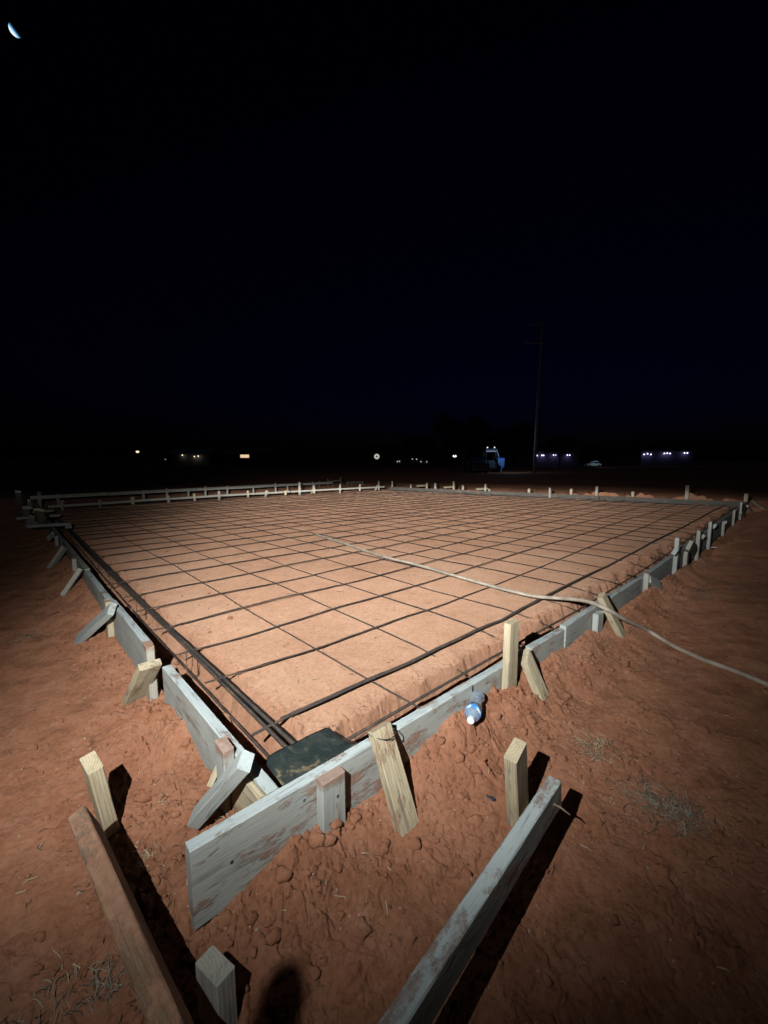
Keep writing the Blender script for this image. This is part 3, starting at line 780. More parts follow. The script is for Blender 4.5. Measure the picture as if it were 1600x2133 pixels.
# stakes of the batter boards
def vstake(px_top, px_base, ztop, zb, yaw, mat, label, w=.089, t=.042, dirt=.1):
    A = at(*px_base, zb); B = at(*px_top, ztop)
    return lumber('wooden_stake', A, B, w, t, (math.cos(yaw), math.sin(yaw), 0), mat, label, 'stake', 'batter board stakes in the foreground', dirt, .0006)
vstake((1074, 1562), (1082, 1745), .085, -.33, math.radians(50), W_TAN, 'pale yellow stake holding the grey batter board', dirt=.12)
vstake((190, 1588), (236, 1752), .045, -.33, math.radians(-40), W_TAN, 'leaning tan stake behind the brown batter board', dirt=.2, w=.085, t=.042)
P_ = at(448, 2010, -.12)
lumber('wooden_stake', (P_[0] + .015, P_[1] - .03, -.55), P_, .084, .046, (.068, -.045, 0), W_MIX, 'near stake with curved end grain at the bottom edge', 'stake', 'batter board stakes in the foreground', .16, .0006)

# short twig on the grey batter board
bm = bmesh.new(); a = at(1148, 1672, .02); b = at(1187, 1697, -.03)
tube(bm, [a, (a + b) / 2 + [0, 0, .004], b], [.003, .0028, .0015], 6)
o = bm_obj('twig', bm, STRAW); tag(o, 'pale twig sticking out from the end of the grey batter board', 'twig')

# ------------------------------------------------------------------ reinforcement
def bar(parent, pts, r=.0062, name='bar', n=7):
    """bar with its own X axis along its length"""
    pts = [V3(p) for p in pts]
    X = (pts[-1] - pts[0]).normalized(); Y = Vector((0, 0, 1)).cross(X)
    if Y.length < .01: Y = Vector((1, 0, 0))
    Y.normalize(); Z = X.cross(Y)
    M = Matrix((X, Y, Z)).transposed().to_4x4(); M.translation = pts[0]
    Mi = M.inverted(); bm = bmesh.new()
    tube(bm, [Mi @ p for p in pts], r, n)
    o = bm_obj(name, bm, REBAR, None, True); o.matrix_world = M; o.parent = parent
    return o
def poly_along(P, Ls, s):
    i = 0
    while i < len(P) - 2 and s > Ls[i + 1]: i += 1
    d = (P[i + 1] - P[i]) / np.linalg.norm(P[i + 1] - P[i]); return P[i] + d * (s - Ls[i])
mat_e = empty('rebar_mat', (0, 0, 0))
tag(mat_e, 'rusty rebar grid spread over the whole soil pad inside the form', 'rebar grid')
def wiggle(k, t, amp): return amp * (math.sin(k * 1.3 + t * 9) + .6 * math.sin(k * 2.9 + t * 23))
def make_bar(A, B, k, z0, d0, dip0, d1, dip1, r, n=26):
    L_ = np.linalg.norm(B - A); d = (B - A) / L_; nn = np.array([-d[1], d[0]]); pts = []
    for i in range(n + 1):
        t = i / n; t = t ** 1.25; x = d0 + t * (L_ - d0 - d1)
        z = z0 + .009 * math.sin(k * 2.1 + x * 1.7) + .003 * math.sin(x * 5 + k)
        if dip0: z -= dip0 * math.exp(-((x - d0) / .22) ** 2)
        if dip1: z -= dip1 * math.exp(-((L_ - d1 - x) / .3) ** 2)
        p = A + d * x + nn * (wiggle(k, t, .0055) + (.014 * math.sin(k * 5.3) * t))
        pts.append((p[0], p[1], z))
    return pts
LRt, LLt = LR[-1], LL[-1]
# bars that run from the left form towards the right (parallel to the right form)
APTS = []; BPTS = []
vs_ = [.425] + [.93 + .452 * i for i in range(0, 24)]
vs_ = [v for v in vs_ if v < LLt - .15]
def near_left(v): return poly_along(PL, LL, v)
for k, v in enumerate(vs_):
    A = near_left(v + .0); fr_ = v / LLt; B = FR + (FC - FR) * fr_
    if v < 3:                                            # follow the bend of the near form
        Bm = poly_along(PR, LR, 1.9) + (A - C0) * 1.0
        pts = []
        m1 = make_bar(A, Bm, k, -.084, .10, 0, 0, 0, .006, 16); m2 = make_bar(Bm, B, k, -.084, .02, 0, .15, .0, .006, 18)
        zoff = m1[-1][2] - m2[0][2]; xy = np.array(m1[-1][:2]) - np.array(m2[0][:2])
        for i, q in enumerate(m2):
            f_ = math.exp(-i / 4.0); m2[i] = (q[0] + xy[0] * f_, q[1] + xy[1] * f_, q[2] + zoff * f_)
        pts = m1 + m2[1:]
    else: pts = make_bar(A, B, k, -.084, .07 + random.random() * .08, 0, .15, .0, .006)
    bar(mat_e, pts, .0047 if k > 0 else .0060); APTS.append(pts)
    if k == 0:
        bar(mat_e, [(p[0] - .0085, p[1] + .008, p[2] - .001) for p in pts[2:]], .0055)
us_ = [.735 + .468 * i for i in range(26)]
us_ = [u for u in us_ if u < LRt - .15]
for k, u in enumerate(us_):
    A = poly_along(PR, LR, u); B = FL + (FC - FL) * (u / LRt)
    BPTS.append(make_bar(A, B, k + 40, -.095, .09, .035 + .03 * random.random() if k > 0 else .0, .2, .0, .006)); bar(mat_e, BPTS[-1], .0045)

# tie wires at the crossings
bm = bmesh.new()
for P_ in APTS[:14]:
    for Q_ in BPTS[:14]:
        a0 = np.array(P_); b0 = np.array(Q_); hit = None
        for i in range(len(a0) - 1):
            p = a0[i]; r = a0[i + 1] - p
            for j in range(len(b0) - 1):
                q = b0[j]; t_ = b0[j + 1] - q; den = r[0] * t_[1] - r[1] * t_[0]
                if abs(den) < 1e-9: continue
                u1 = ((q[0] - p[0]) * t_[1] - (q[1] - p[1]) * t_[0]) / den; u2 = ((q[0] - p[0]) * r[1] - (q[1] - p[1]) * r[0]) / den
                if 0 <= u1 <= 1 and 0 <= u2 <= 1: hit = p + r * u1; break
            if hit is not None: break
        if hit is None: continue
        h_ = Vector((float(hit[0]), float(hit[1]), float(hit[2]))); an = random.uniform(0, 3.1)
        c_, s_ = math.cos(an), math.sin(an)
        tube(bm, [h_ + Vector((c_ * .010, s_ * .010, -.014)), h_ + Vector((0, 0, .0072)), h_ + Vector((-c_ * .010, -s_ * .010, -.014))], .0012, 4)
        tube(bm, [h_ + Vector((0, 0, .0072)), h_ + Vector((s_ * .012, c_ * .009, .013)), h_ + Vector((s_ * .020, -c_ * .004, .011))], .0011, 4)
o = bm_obj('tie_wire', bm, STEEL, mat_e); o['kind'] = 'stuff'

# long bundle in the left trench with stirrups, and the bars of the right trench
def trench_bundle(side, offs, s0, s1, label, ncage, z_lo=-.255):
    e = empty('rebar_cage', (0, 0, 0)); tag(e, label, 'rebar cage')
    for j, (o_, z_, r_) in enumerate(offs):
        pts = []
        for i in range(33):
            s = s0 + (s1 - s0) * (i / 32) ** 1.3
            p, d, n = along(side, s, -o_ - .008 * math.sin(s * .9 + j))
            pts.append((p[0], p[1], z_ + .006 * math.sin(s * 1.1 + j * 2)))
        bar(e, pts, r_, 'long_bar')
    lo_o = min(o for o, _, _ in offs); hi_o = max(o for o, _, _ in offs)
    for i in range(ncage):
        s = s0 + 1.25 + i * 1.1 + random.uniform(-.05, .05)
        if s > s1: break
        q = []
        for (o_, z_) in ((hi_o + .01, -.085), (lo_o - .01, -.085), (lo_o - .01, z_lo), (hi_o + .01, z_lo), (hi_o + .01, -.085)):
            p, d, n = along(side, s, -o_); q.append((p[0], p[1], z_))
        bm = bmesh.new(); tube(bm, q, .0035, 6); so_ = bm_obj('stirrup', bm, REBAR, e)
    return e
trench_bundle('l', [(.165, -.092, .0088), (.184, -.085, .0092), (.205, -.094, .0085), (.19, -.25, .0065)], .16, LL[-1] - .4,
              'bundle of long dark bars with stirrups in the trench inside the left form', 9)
trench_bundle('r', [(.16, -.094, .0068), (.20, -.27, .0075), (.11, -.27, .0075)], .36, LR[-1] - .4,
              'single long bar over stirrups in the trench inside the right form', 10)

# ------------------------------------------------------------------ membrane over the corner
def membrane():
    px = [(553, 1577), (600, 1553), (650, 1528), (690, 1509), (712, 1508), (735, 1523), (757, 1541), (700, 1578), (645, 1604), (594, 1631)]
    # quad patch between the inner corner edges
    tl = at(551, 1578, -.012)[:2]; tr_ = at(700, 1506, -.012)[:2]; br = at(757, 1543, -.012)[:2]; bl = at(593, 1633, -.012)[:2]
    nu, nv = 26, 16; verts = []
    for i in range(nu + 1):
        for j in range(nv + 1):
            a = i / nu; b = j / nv
            top = tl + (tr_ - tl) * a; bot = bl + (br - bl) * a
            p = top + (bot - top) * b
            z = -.022 + .012 * math.sin(math.pi * a) * (1 - b) + .003 * math.sin(a * 9 + b * 4) * (1 - b)
            z -= .05 * ss(.86, 1.0, np.array(a)) * (1 - b) + .010 * b
            z -= .012 * ss(.06, .0, np.array(a)) * (1 - b)
            verts.append((p[0] + .002 * math.sin(b * 11 + a * 5) * (1 - b), p[1] + .003 * math.sin(a * 14), float(z)))
    faces = [(i * (nv + 1) + j, (i + 1) * (nv + 1) + j, (i + 1) * (nv + 1) + j + 1, i * (nv + 1) + j + 1) for i in range(nu) for j in range(nv)]
    o = mesh_obj('membrane_sheet', verts, faces, SHEET, None, True)
    md = o.modifiers.new('t', 'SOLIDIFY'); md.thickness = .004; md.offset = -1
    tag(o, 'black plastic membrane sheet smeared with tan soil in the near corner', 'plastic sheet')
membrane()
# wire round the split stake
bm = bmesh.new()
top = split.matrix_world @ Vector((split.dimensions[0] - .03, 0, 0))
pts = [top + Vector((-.11, .03, -.05)), top + Vector((-.075, .015, -.015))]
for k in range(22):
    q = k / 21 * 2 * math.pi * 1.6
    pts.append(top + Vector((.050 * math.cos(q + 3), .034 * math.sin(q + 3), .004 * math.sin(q * 2) + .012)))
tube(bm, pts, .0018, 5)
o = bm_obj('tie_wire', bm, STEEL, None, True); tag(o, 'thin dark tie wire twisted round the top of the split stake', 'wire')

# ------------------------------------------------------------------ hose
def hose():
    ctl = [(655, 1112, 'p'), (720, 1133, 'p'), (790, 1157, 'p'), (860, 1174, 'p'), (930, 1194, 'p'), (1000, 1214, 'p'), (1060, 1230, 'p'), (1115, 1242, 'p'),
           (1180, 1247, 'm'), (1225, 1253, 'f'), (1262, 1268, 'f2'), (1300, 1289, 'g1'), (1350, 1318, 'g'), (1400, 1347, 'g'), (1460, 1375, 'g'), (1530, 1402, 'g'), (1600, 1432, 'g'), (1700, 1480, 'g'), (1850, 1540, 'g'), (2080, 1620, 'g'), (2350, 1700, 'g')]
    P = []
    for x, y, k in ctl:
        if k == 'p': q = at(x, y, -.048)
        elif k == 'm': q = at(x, y, .0)
        elif k == 'f': q = at(x, y, .045)
        elif k == 'f2': q = at(x, y, .055)
        elif k == 'g1': q = at(x, y, -.03)
        else:
            q = ghit(x, y); q[2] += .010
        P.append(q)
    P = np.array(P); out = []
    for i in range(len(P) - 1):
        p0 = P[max(i - 1, 0)]; p1 = P[i]; p2 = P[i + 1]; p3 = P[min(i + 2, len(P) - 1)]
        for t in np.linspace(0, 1, 9)[:-1]:
            q = .5 * ((2 * p1) + (-p0 + p2) * t + (2 * p0 - 5 * p1 + 4 * p2 - p3) * t * t + (-p0 + 3 * p1 - 3 * p2 + p3) * t ** 3)
            out.append(q)
    out.append(P[-1])
    bm = bmesh.new(); tube(bm, out, .0135, 12)
    o = bm_obj('garden_hose', bm, HOSE, None, True); tag(o, 'dusty beige hose running off the rebar grid and over the right form', 'hose')
hose()

# ------------------------------------------------------------------ water bottle
def lathe(prof, n=28):
    bm = bmesh.new(); rings = []
    for (x, r) in prof: rings.append([bm.verts.new((x, r * math.cos(2 * math.pi * k / n), r * math.sin(2 * math.pi * k / n))) for k in range(n)])
    for A, B in zip(rings[:-1], rings[1:]):
        for k in range(n): bm.faces.new((A[k], A[(k + 1) % n], B[(k + 1) % n], B[k]))
    bm.faces.new(rings[0][::-1]); bm.faces.new(rings[-1]); return bm
def bottle():
    mP, nt, b = newmat('clear_plastic')
    b.inputs['Base Color'].default_value = (.78, .9, 1, 1); b.inputs['Roughness'].default_value = .06
    b.inputs['Transmission Weight'].default_value = .72; b.inputs['IOR'].default_value = 1.4; b.inputs['Coat Weight'].default_value = .6
    t = node(nt, 'ShaderNodeTexCoord'); bump(nt, b, noise(nt, t.outputs['Object'], 90, 3), .006, 1.0)
    mL, nt, b = newmat('blue_label')
    t = node(nt, 'ShaderNodeTexCoord'); f = noise(nt, t.outputs['Object'], 28, 2, .5, .6)
    c = rampn(nt, f, [(.42, (.75, .85, .95)), (.47, (.10, .42, .85)), (.58, (.03, .20, .62)), (.66, (.55, .75, .95))])
    nt.links.new(c, b.inputs['Base Color']); b.inputs['Roughness'].default_value = .3
    mC = flat('white_cap', (.72, .76, .78), .4)
    s_, z_ = onface('r', .058, 992, 1462); p_, _, _ = along('r', s_, .058); A = np.array([p_[0], p_[1], z_ + .0]); B = ghit(980, 1527)
    B[2] += .048
    X = V3(B) - V3(A); X.normalize(); Y = Vector((0, 0, 1)).cross(X).normalized(); Z = X.cross(Y)
    M = Matrix((X, Y, Z)).transposed().to_4x4(); M.translation = V3(B) - X * .192
    e = empty('water_bottle'); e.matrix_world = M
    tag(e, 'crumpled clear water bottle with blue label lying by the right form', 'bottle')
    prof = [(.0, .020), (.001, .027), (.006, .031)]
    x = .012
    while x < .105:
        prof += [(x, .0315), (x + .004, .0285), (x + .008, .0315)]; x += .0105
    prof += [(.112, .032), (.150, .032), (.158, .0305), (.168, .025), (.176, .017), (.181, .0125), (.190, .0125)]
    bo = bm_obj('bottle_body', lathe(prof), mP, e, True)
    for v in bo.data.vertices:
        v.co.y *= 1 - .22 * math.exp(-((v.co.x - .05) / .03) ** 2); v.co.z += .004 * math.sin(v.co.x * 60) * (v.co.x < .11) * math.exp(-v.co.x * 4)
    lp = [(.1135, .0327), (.149, .0327), (.1492, .0322), (.1133, .0322)]
    bm_obj('paper_label', lathe([(.112, .0330), (.128, .0333), (.150, .0330)]), mL, e, True)
    bm_obj('cap', lathe([(.182, .0145), (.183, .0152), (.197, .0150), (.199, .0138)]), mC, e, False)
bottle()
# small dark washer-like cap on the soil
P = ghit(1022, 1668); bm = bmesh.new()
bmc = lathe([(0, .016), (.001, .0175), (.006, .0175), (.007, .0145), (.0045, .012)], 20)
o = bm_obj('bottle_cap', bmc, flat('dull_grey_cap', (.06, .06, .065), .5)); o.location = (P[0], P[1], P[2] + .006); o.rotation_euler = (0, math.radians(-60), math.radians(40))
tag(o, 'small dark grey round cap pressed in the soil left of the pale yellow stake', 'cap')

# ------------------------------------------------------------------ dark red rods and white strip at the right form
q_, _, _ = along('r', 6.6, .16); P = np.array([q_[0], q_[1], gz(*q_)]); e = empty('rod_bundle', V3(P)); e.scale = (.42, .42, .42); tag(e, 'three glossy dark red rods under a white strip beside the right form', 'rods')
mr = flat('dark_red_enamel', (.16, .012, .012), .22, .0); mw = flat('white_strip', (.85, .85, .82), .5)
for k in range(3):
    bm = bmesh.new(); tube(bm, [(-.10 + k * .08, .10, .10), (.05 + k * .08, -.12, .075), (.22 + k * .08, -.42, .03)], .021, 10); bm_obj('rod', bm, mr, e, True)
bm = bmesh.new(); add_box(bm, (-.16, -.0, .125), (.16, .05, .15)); bm_obj('white_strip', bm, mw, e)

# ------------------------------------------------------------------ straw, grass, clods, pebbles
def blades(name, centre, n, rad, hgt, mat, label, lay=.8, width=.0012):
    n = int(n * 1.3); hgt *= .6; rad *= 1.1
    bm = bmesh.new(); cx, cy = centre; gz0 = gz(cx, cy)
    for i in range(n):
        a = random.uniform(0, 2 * math.pi); r0 = rad * random.random() ** .6 * .85
        x0, y0 = cx + r0 * math.cos(a), cy + r0 * math.sin(a); z0 = gz0 + .002
        h = hgt * random.uniform(.35, 1); b = random.uniform(0, 6.28); ln = rad * random.uniform(.15, .6); kk = random.uniform(-.9, .9)
        pv = None; wd = width * random.uniform(.6, 1.3)
        sx, sy = -math.sin(b) * wd, math.cos(b) * wd
        for k in range(5):
            t = k / 4; f = (1 - t) ** .6
            p = Vector((x0 + ln * t * math.cos(b + kk * t * .5), y0 + ln * t * math.sin(b + kk * t * .5), z0 + h * math.sin(t * math.pi * lay)))
            a1 = bm.verts.new(p + Vector((sx, sy, 0)) * f); a2 = bm.verts.new(p - Vector((sx, sy, 0)) * f + Vector((0, 0, .0006)))
            if pv: bm.faces.new((pv[0], pv[1], a2, a1))
            pv = (a1, a2)
    o = bm_obj(name, bm, mat); tag(o, label, 'grass')
    return o
tufts = [((252, 2040), 110, .075, .035, 'matted dry grass tuft at the bottom left beside the brown batter board'),
         ((300, 1795), 46, .05, .02, 'small dry grass tuft in the shadow edge right of the brown batter board'),
         ((1250, 1565), 110, .09, .022, 'flattened pale grass tuft right of the pale yellow stake'),
         ((1385, 1685), 150, .13, .03, 'wide tuft of grey grass right of the grey batter board'),
         ((1440, 1710), 80, .08, .028, 'small grey grass tuft beyond the wide one'),
         ((340, 1672), 26, .035, .016, 'wisp of straw left of the thick blue brace'),
         ((472, 1700), 14, .05, .03, 'thin straw wisp behind the bare board end'),
         ((1472, 1240), 90, .20, .03, 'dry grass tuft upslope on the right, above the hose'),
         ((1560, 1225), 90, .22, .03, 'dim grass tuft at the right edge above the hose'),
         ((52, 1332), 40, .07, .03, 'small straw knot on the soil at the left edge'),
         ((110, 2105), 60, .07, .03, 'dim grass tuft in the bottom left corner')]
for (px, n_, rd, hg, lab) in tufts:
    P = ghit(*px); blades('grass_tuft', (P[0], P[1]), n_, rd, hg, DRYGRASS if 'grey' in lab or 'dim' in lab or 'matted' in lab else STRAW, lab)
def scatter():
    # loose straw bits over the soil
    bm = bmesh.new()
    NS = 620; rs = rng.uniform(.9, 6.5, NS); as_ = rng.uniform(-.85, .85, NS); XS, YS = rs * np.sin(as_), rs * np.cos(as_); ZS = height(XS, YS)[0]
    for i in range(NS):
        r = float(rs[i]); x, y = float(XS[i]), float(YS[i])
        z = float(ZS[i]) + .003; b = random.uniform(0, 6.28); ln = random.uniform(.008, .035) * (1 + r * .08); w = random.uniform(.0006, .0013) * (1 + r * .1)
        dx, dy = math.cos(b) * ln, math.sin(b) * ln; c = random.uniform(-.3, .3)
        pv = None
        for k in range(4):
            t = k / 3; p = Vector((x + dx * t - dy * c * t * t, y + dy * t + dx * c * t * t, z + .006 * math.sin(t * 3.1) * random.random()))
            q1 = bm.verts.new(p + Vector((-math.sin(b) * w, math.cos(b) * w, .001))); q2 = bm.verts.new(p - Vector((-math.sin(b) * w, math.cos(b) * w, 0)))
            if pv: bm.faces.new((pv[0], pv[1], q2, q1))
            pv = (q1, q2)
    o = bm_obj('loose_straw', bm, STRAW); tag(o, 'bits of straw scattered over the red soil', 'straw', kind='stuff')
    # clods
    pl = []
    while len(pl) < 3600:
        side = random.random()
        if side < .40:
            s = random.uniform(-.5, 4.5) ; off = abs(random.gauss(0.04, .16)) + .045; p, _, _ = along('r', s, off)
        elif side < .72:
            s = random.uniform(0.1, 4.5); off = abs(random.gauss(0.04, .18)) + .05; p, _, _ = along('l', s, off)
        elif side < .82:
            s = random.uniform(.5, 6); p, _, _ = along('r', s, -random.uniform(.08, .28))
        else:
            r = random.uniform(.8, 4.5); a = random.uniform(-1, 1); p = np.array([r * math.sin(a), r * math.cos(a)])
            if abs(a) < .35 and r > 1.3: continue
        pl.append(p)
    pl = np.array(pl); zz = height(pl[:, 0], pl[:, 1])[0]
    ICO = []; CV = []; CF = []
    for sub in (1, 2):
        b_ = bmesh.new(); bmesh.ops.create_icosphere(b_, subdivisions=sub, radius=1)
        ICO.append(([v.co.copy() for v in b_.verts], [tuple(v.index for v in f.verts) for f in b_.faces])); b_.free()
    for p, z in zip(pl, zz):
        z = float(z); rad = min(.024, .0024 + random.expovariate(1) * .0042)
        T_ = ICO[0] if rad < .008 else ICO[1]; b0 = len(CV)
        sx, sy, sz = rad * random.uniform(.8, 1.3), rad * random.uniform(.7, 1.2), rad * random.uniform(.5, .85)
        k1, k2, k3 = [random.uniform(0, 9) for _ in range(3)]
        for c in T_[0]:
            f = 1 + .22 * math.sin(c.x * 3 + k1) * math.sin(c.y * 3.3 + k2) + .12 * math.sin(c.z * 7 + k3 + c.x * 5)
            CV.append((c.x * f * sx + p[0], c.y * f * sy + p[1], c.z * f * sz + z + sz * .3))
        CF += [tuple(b0 + q for q in fc) for fc in T_[1]]
    o = mesh_obj('soil_clods', CV, CF, SOIL, None, True); tag(o, 'crumbs and clods of red soil heaped against the boards', 'soil clods', kind='stuff')
scatter()
def grit():
    """pale and dark stones, and bits of dark root, strewn over the soil"""
    for name, n, m, lab in (('pale_pebbles', 1100, flat('pale_stone', (.40, .30, .22), .8, 0, 40, .3), 'small pale pebbles and grit strewn over the soil'),
                            ('dark_pebbles', 900, flat('dark_stone', (.10, .065, .045), .85, 0, 40, .3), 'small dark stones strewn over the red soil')):
        r = rng.uniform(.75, 1.0, n) ** 1 * np.exp(rng.uniform(0, 2.0, n)); a = rng.uniform(-.95, .95, n)
        X, Y = r * np.sin(a), r * np.cos(a); Z = height(X, Y)[0]; CV = []; CF = []
        b_ = bmesh.new(); bmesh.ops.create_icosphere(b_, subdivisions=1, radius=1)
        tv = [v.co.copy() for v in b_.verts]; tf = [tuple(v.index for v in f.verts) for f in b_.faces]; b_.free()
        for x, y, z, rr in zip(X, Y, Z, r):
            q = min(.005, .0010 + random.expovariate(1) * .0009) * (.8 + .25 * float(rr)); b0 = len(CV)
            k = [random.uniform(.6, 1.35) for _ in range(3)]; an = random.uniform(0, 6.3); c_, s_ = math.cos(an), math.sin(an)
            for v in tv:
                j = random.uniform(.8, 1.15); vx, vy = v.x * k[0] * j, v.y * k[1] * j
                CV.append((x + q * (vx * c_ - vy * s_), y + q * (vx * s_ + vy * c_), z + q * (v.z * k[2] * .7 * j + .25)))
            CF += [tuple(b0 + i for i in f) for f in tf]
        o = mesh_obj(name, CV, CF, m); tag(o, lab, 'pebbles', kind='stuff')
    # dark roots and chaff, thickest round the grass tufts
    bm = bmesh.new(); spots = [ghit(*t[0])[:2] for t in tufts]
    XY = []
    for sp in spots:
        k = 46 if abs(sp[0]) > .8 else 22
        XY += [(sp[0] + random.gauss(0, .07 + .03 * np.hypot(*sp)), sp[1] + random.gauss(0, .07 + .03 * np.hypot(*sp))) for _ in range(k)]
    XY += [(rr * math.sin(a), rr * math.cos(a)) for rr, a in [(random.uniform(.8, 4), random.uniform(-.9, .9)) for _ in range(260)]]
    XY = np.array(XY); Z = height(XY[:, 0], XY[:, 1])[0]
    for (x, y), z in zip(XY, Z):
        b = random.uniform(0, 6.28); ln = random.uniform(.01, .045); c = random.uniform(-.8, .8); p = []
        for k in range(4):
            t = k / 3 - .3
            p.append((x + math.cos(b) * ln * t - math.sin(b) * ln * c * t * t, y + math.sin(b) * ln * t + math.cos(b) * ln * c * t * t, float(z) + .003 + .005 * random.random()))
        tube(bm, p, [.0011, .0012, .0009, .0005], 4)
    o = bm_obj('root_bits', bm, flat('dark_root', (.075, .05, .035), .9, 0, 30, .4)); tag(o, 'dark roots and chaff lying round the grass tufts and over the soil', 'roots', kind='stuff')
grit()

# ------------------------------------------------------------------ the lamp held left of the camera, with an unseen arm added to cast a shadow
e = empty('work_lamp', LAMP); tag(e, 'small hand-held LED work lamp with an added shadow caster, held beside the camera', 'lamp')
bm = bmesh.new(); add_box(bm, (-.035, -.06, -.03), (.035, -.02, .045)); bm_obj('housing', bm, flat('lamp_housing', (.03, .03, .03), .5), e)
bm = bmesh.new(); tube(bm, [(-.0, -.04, -.03), (0, -.06, -.12), (0, -.07, -.16)], .014, 12); bm_obj('grip', bm, flat('lamp_grip', (.04, .04, .04), .6), e)
dvec = (Vector((-.235, .835, -.27)) - LAMP).normalized(); tip = dvec * .30
bm = bmesh.new(); tube(bm, [(0, -.06, -.12), (.0, -.04, -.30), Vector(tip) + Vector((0, -.055, -.10)), Vector(tip) + Vector((0, -.012, -.028)), tip, Vector(tip) + Vector((0, .004, .007))], [.006, .007, .009, .0105, .0095, .005], 12)  # unseen arm added to throw a rounded shadow on the near soil
bm_obj('shadow_arm', bm, flat('shadow_arm_black', (.05, .05, .05), .5), e, True)

# ------------------------------------------------------------------ the distance
ROUGHDARK = flat('dark_siding', (.06, .06, .07), .8, 0, 2, .3)
ROOFM = flat('dark_roof', (.05, .05, .055), .8, 0, 3, .3)
BARK = flat('pole_wood', (.22, .20, .19), .9, 0, 5, .3)
GLASSD = flat('dark_glass', (.02, .02, .03), .1)
LAMP_W = emis('lamp_white', (.9, .9, 1.0), 2.2); LAMP_P = emis('lamp_violet', (.75, .68, 1.0), 3.2); LAMP_Y = emis('lamp_warm', (1.0, .78, .5), 1.6)
WIN = emis('lit_window', (1.0, .72, .42), .85)
def boxm(bm, cx, cy, z0, sx, sy, sz): add_box(bm, (cx - sx / 2, cy - sy / 2, z0), (cx + sx / 2, cy + sy / 2, z0 + sz))
def ball(bm, c, r, sub=2):
    res = bmesh.ops.create_icosphere(bm, subdivisions=sub, radius=r)
    for v in res['verts']: v.co += Vector(c)
def ptlight(p, power, col, parent, rad=.1):
    l = bpy.data.lights.new('bulb_or_fill', 'POINT'); l.energy = power; l.color = col; l.shadow_soft_size = rad
    o = bpy.data.objects.new('bulb_or_fill', l); COL.objects.link(o); o.location = V3(p)
    return o
def building(x0, x1, dist, eave, depth, label, lamps=(), windows=(), lampmat=LAMP_W, wash=(.6, .6, 1), power=0, roof='gable', name='long_shed', cat='building', doors=()):
    a = far(x0, 961, dist); b = far(x1, 961, dist); cx = (a[0] + b[0]) / 2; w = b[0] - a[0]; g = -.5
    e = empty(name, (cx, dist, g)); tag(e, label, cat)
    bm = bmesh.new(); add_box(bm, (-w / 2, 0, 0), (w / 2, depth, eave - g)); bm_obj('wall', bm, ROUGHDARK, e)
    bm = bmesh.new(); hw = w / 2 + .5; h0 = eave - g; rh = min(2.2, depth * .2)
    vs = [bm.verts.new(p) for p in ((-hw, -.6, h0), (hw, -.6, h0), (hw, depth + .6, h0), (-hw, depth + .6, h0), (-hw, depth / 2, h0 + rh), (hw, depth / 2, h0 + rh))]
    for f in ((0, 1, 5, 4), (2, 3, 4, 5), (0, 4, 3), (1, 2, 5), (0, 3, 2, 1)): bm.faces.new([vs[i] for i in f])
    bm_obj('roof', bm, ROOFM, e)
    for (px, py) in lamps:
        P = far(px, py, dist - .5); z = P[2] - g
        bm = bmesh.new(); ball(bm, (P[0] - cx, -.5, z), .17 * dist / 110); lo2 = bm_obj('wall_lamp', bm, lampmat, e)
        bm = bmesh.new(); add_box(bm, (P[0] - cx - .05, -.45, z + .1), (P[0] - cx + .05, -.002, z + .2)); bm_obj('bracket', bm, STEEL, lo2)
        if power: ptlight((P[0], dist - .75, P[2] - .35), power, wash, e)
    for (wx0, wy0, wx1, wy1, m_) in windows:
        A = far(wx0, wy1, dist); B = far(wx1, wy0, dist)
        bm = bmesh.new(); add_box(bm, (A[0] - cx, -.06, A[2] - g), (B[0] - cx, -.01, B[2] - g)); wo_ = bm_obj('window', bm, m_, e)
        bm = bmesh.new()
        for (u0, u1, z0, z1) in ((A[0] - cx - .1, B[0] - cx + .1, B[2] - g, B[2] - g + .12), (A[0] - cx - .1, B[0] - cx + .1, A[2] - g - .12, A[2] - g), (A[0] - cx - .1, A[0] - cx, A[2] - g, B[2] - g), (B[0] - cx, B[0] - cx + .1, A[2] - g, B[2] - g)):
            add_box(bm, (u0, -.10, z0), (u1, -.012, z1))
        bm_obj('frame', bm, STEEL, wo_)
    return e
building(470, 560, 120, 3.2, 10, 'dark house with one bright warm window', windows=[(501, 947, 519, 953.5, WIN)], name='house', cat='house')
building(350, 440, 130, 3.4, 9, 'dark shed with pale light spilling down its door, left of the lit house', lamps=[(380, 948), (405, 951), (413, 950)], lampmat=LAMP_Y, power=9, wash=(1, .9, .75), name='shed', cat='shed')
building(1112, 1206, 110, 3.6, 14, 'long shed with violet wall lamps, nearest the utility pole', lamps=[(1119, 949), (1129, 948.5), (1132.5, 948.5), (1153, 948), (1158, 948), (1182, 948), (1187, 948)], lampmat=LAMP_P, wash=(.42, .30, 1), power=9)
building(1335, 1445, 125, 4.2, 14, 'long shed with blue white wall lamps at the far right', lamps=[(1342, 946.5), (1349, 945), (1356, 946.5), (1384, 944.5), (1390, 944), (1396, 944.5), (1426, 943.5), (1432, 943.5)], lampmat=LAMP_P, wash=(.35, .38, 1), power=11)
building(812, 905, 150, 2.2, 9, 'low dark sheds with a string of faint white lamps', lamps=[(828, 961.5), (832, 961), (859, 956), (868, 956.5), (877, 961.5), (889, 962)], lampmat=emis('lamp_faint', (.9, 1, .9), .5), name='low_shed', cat='shed')
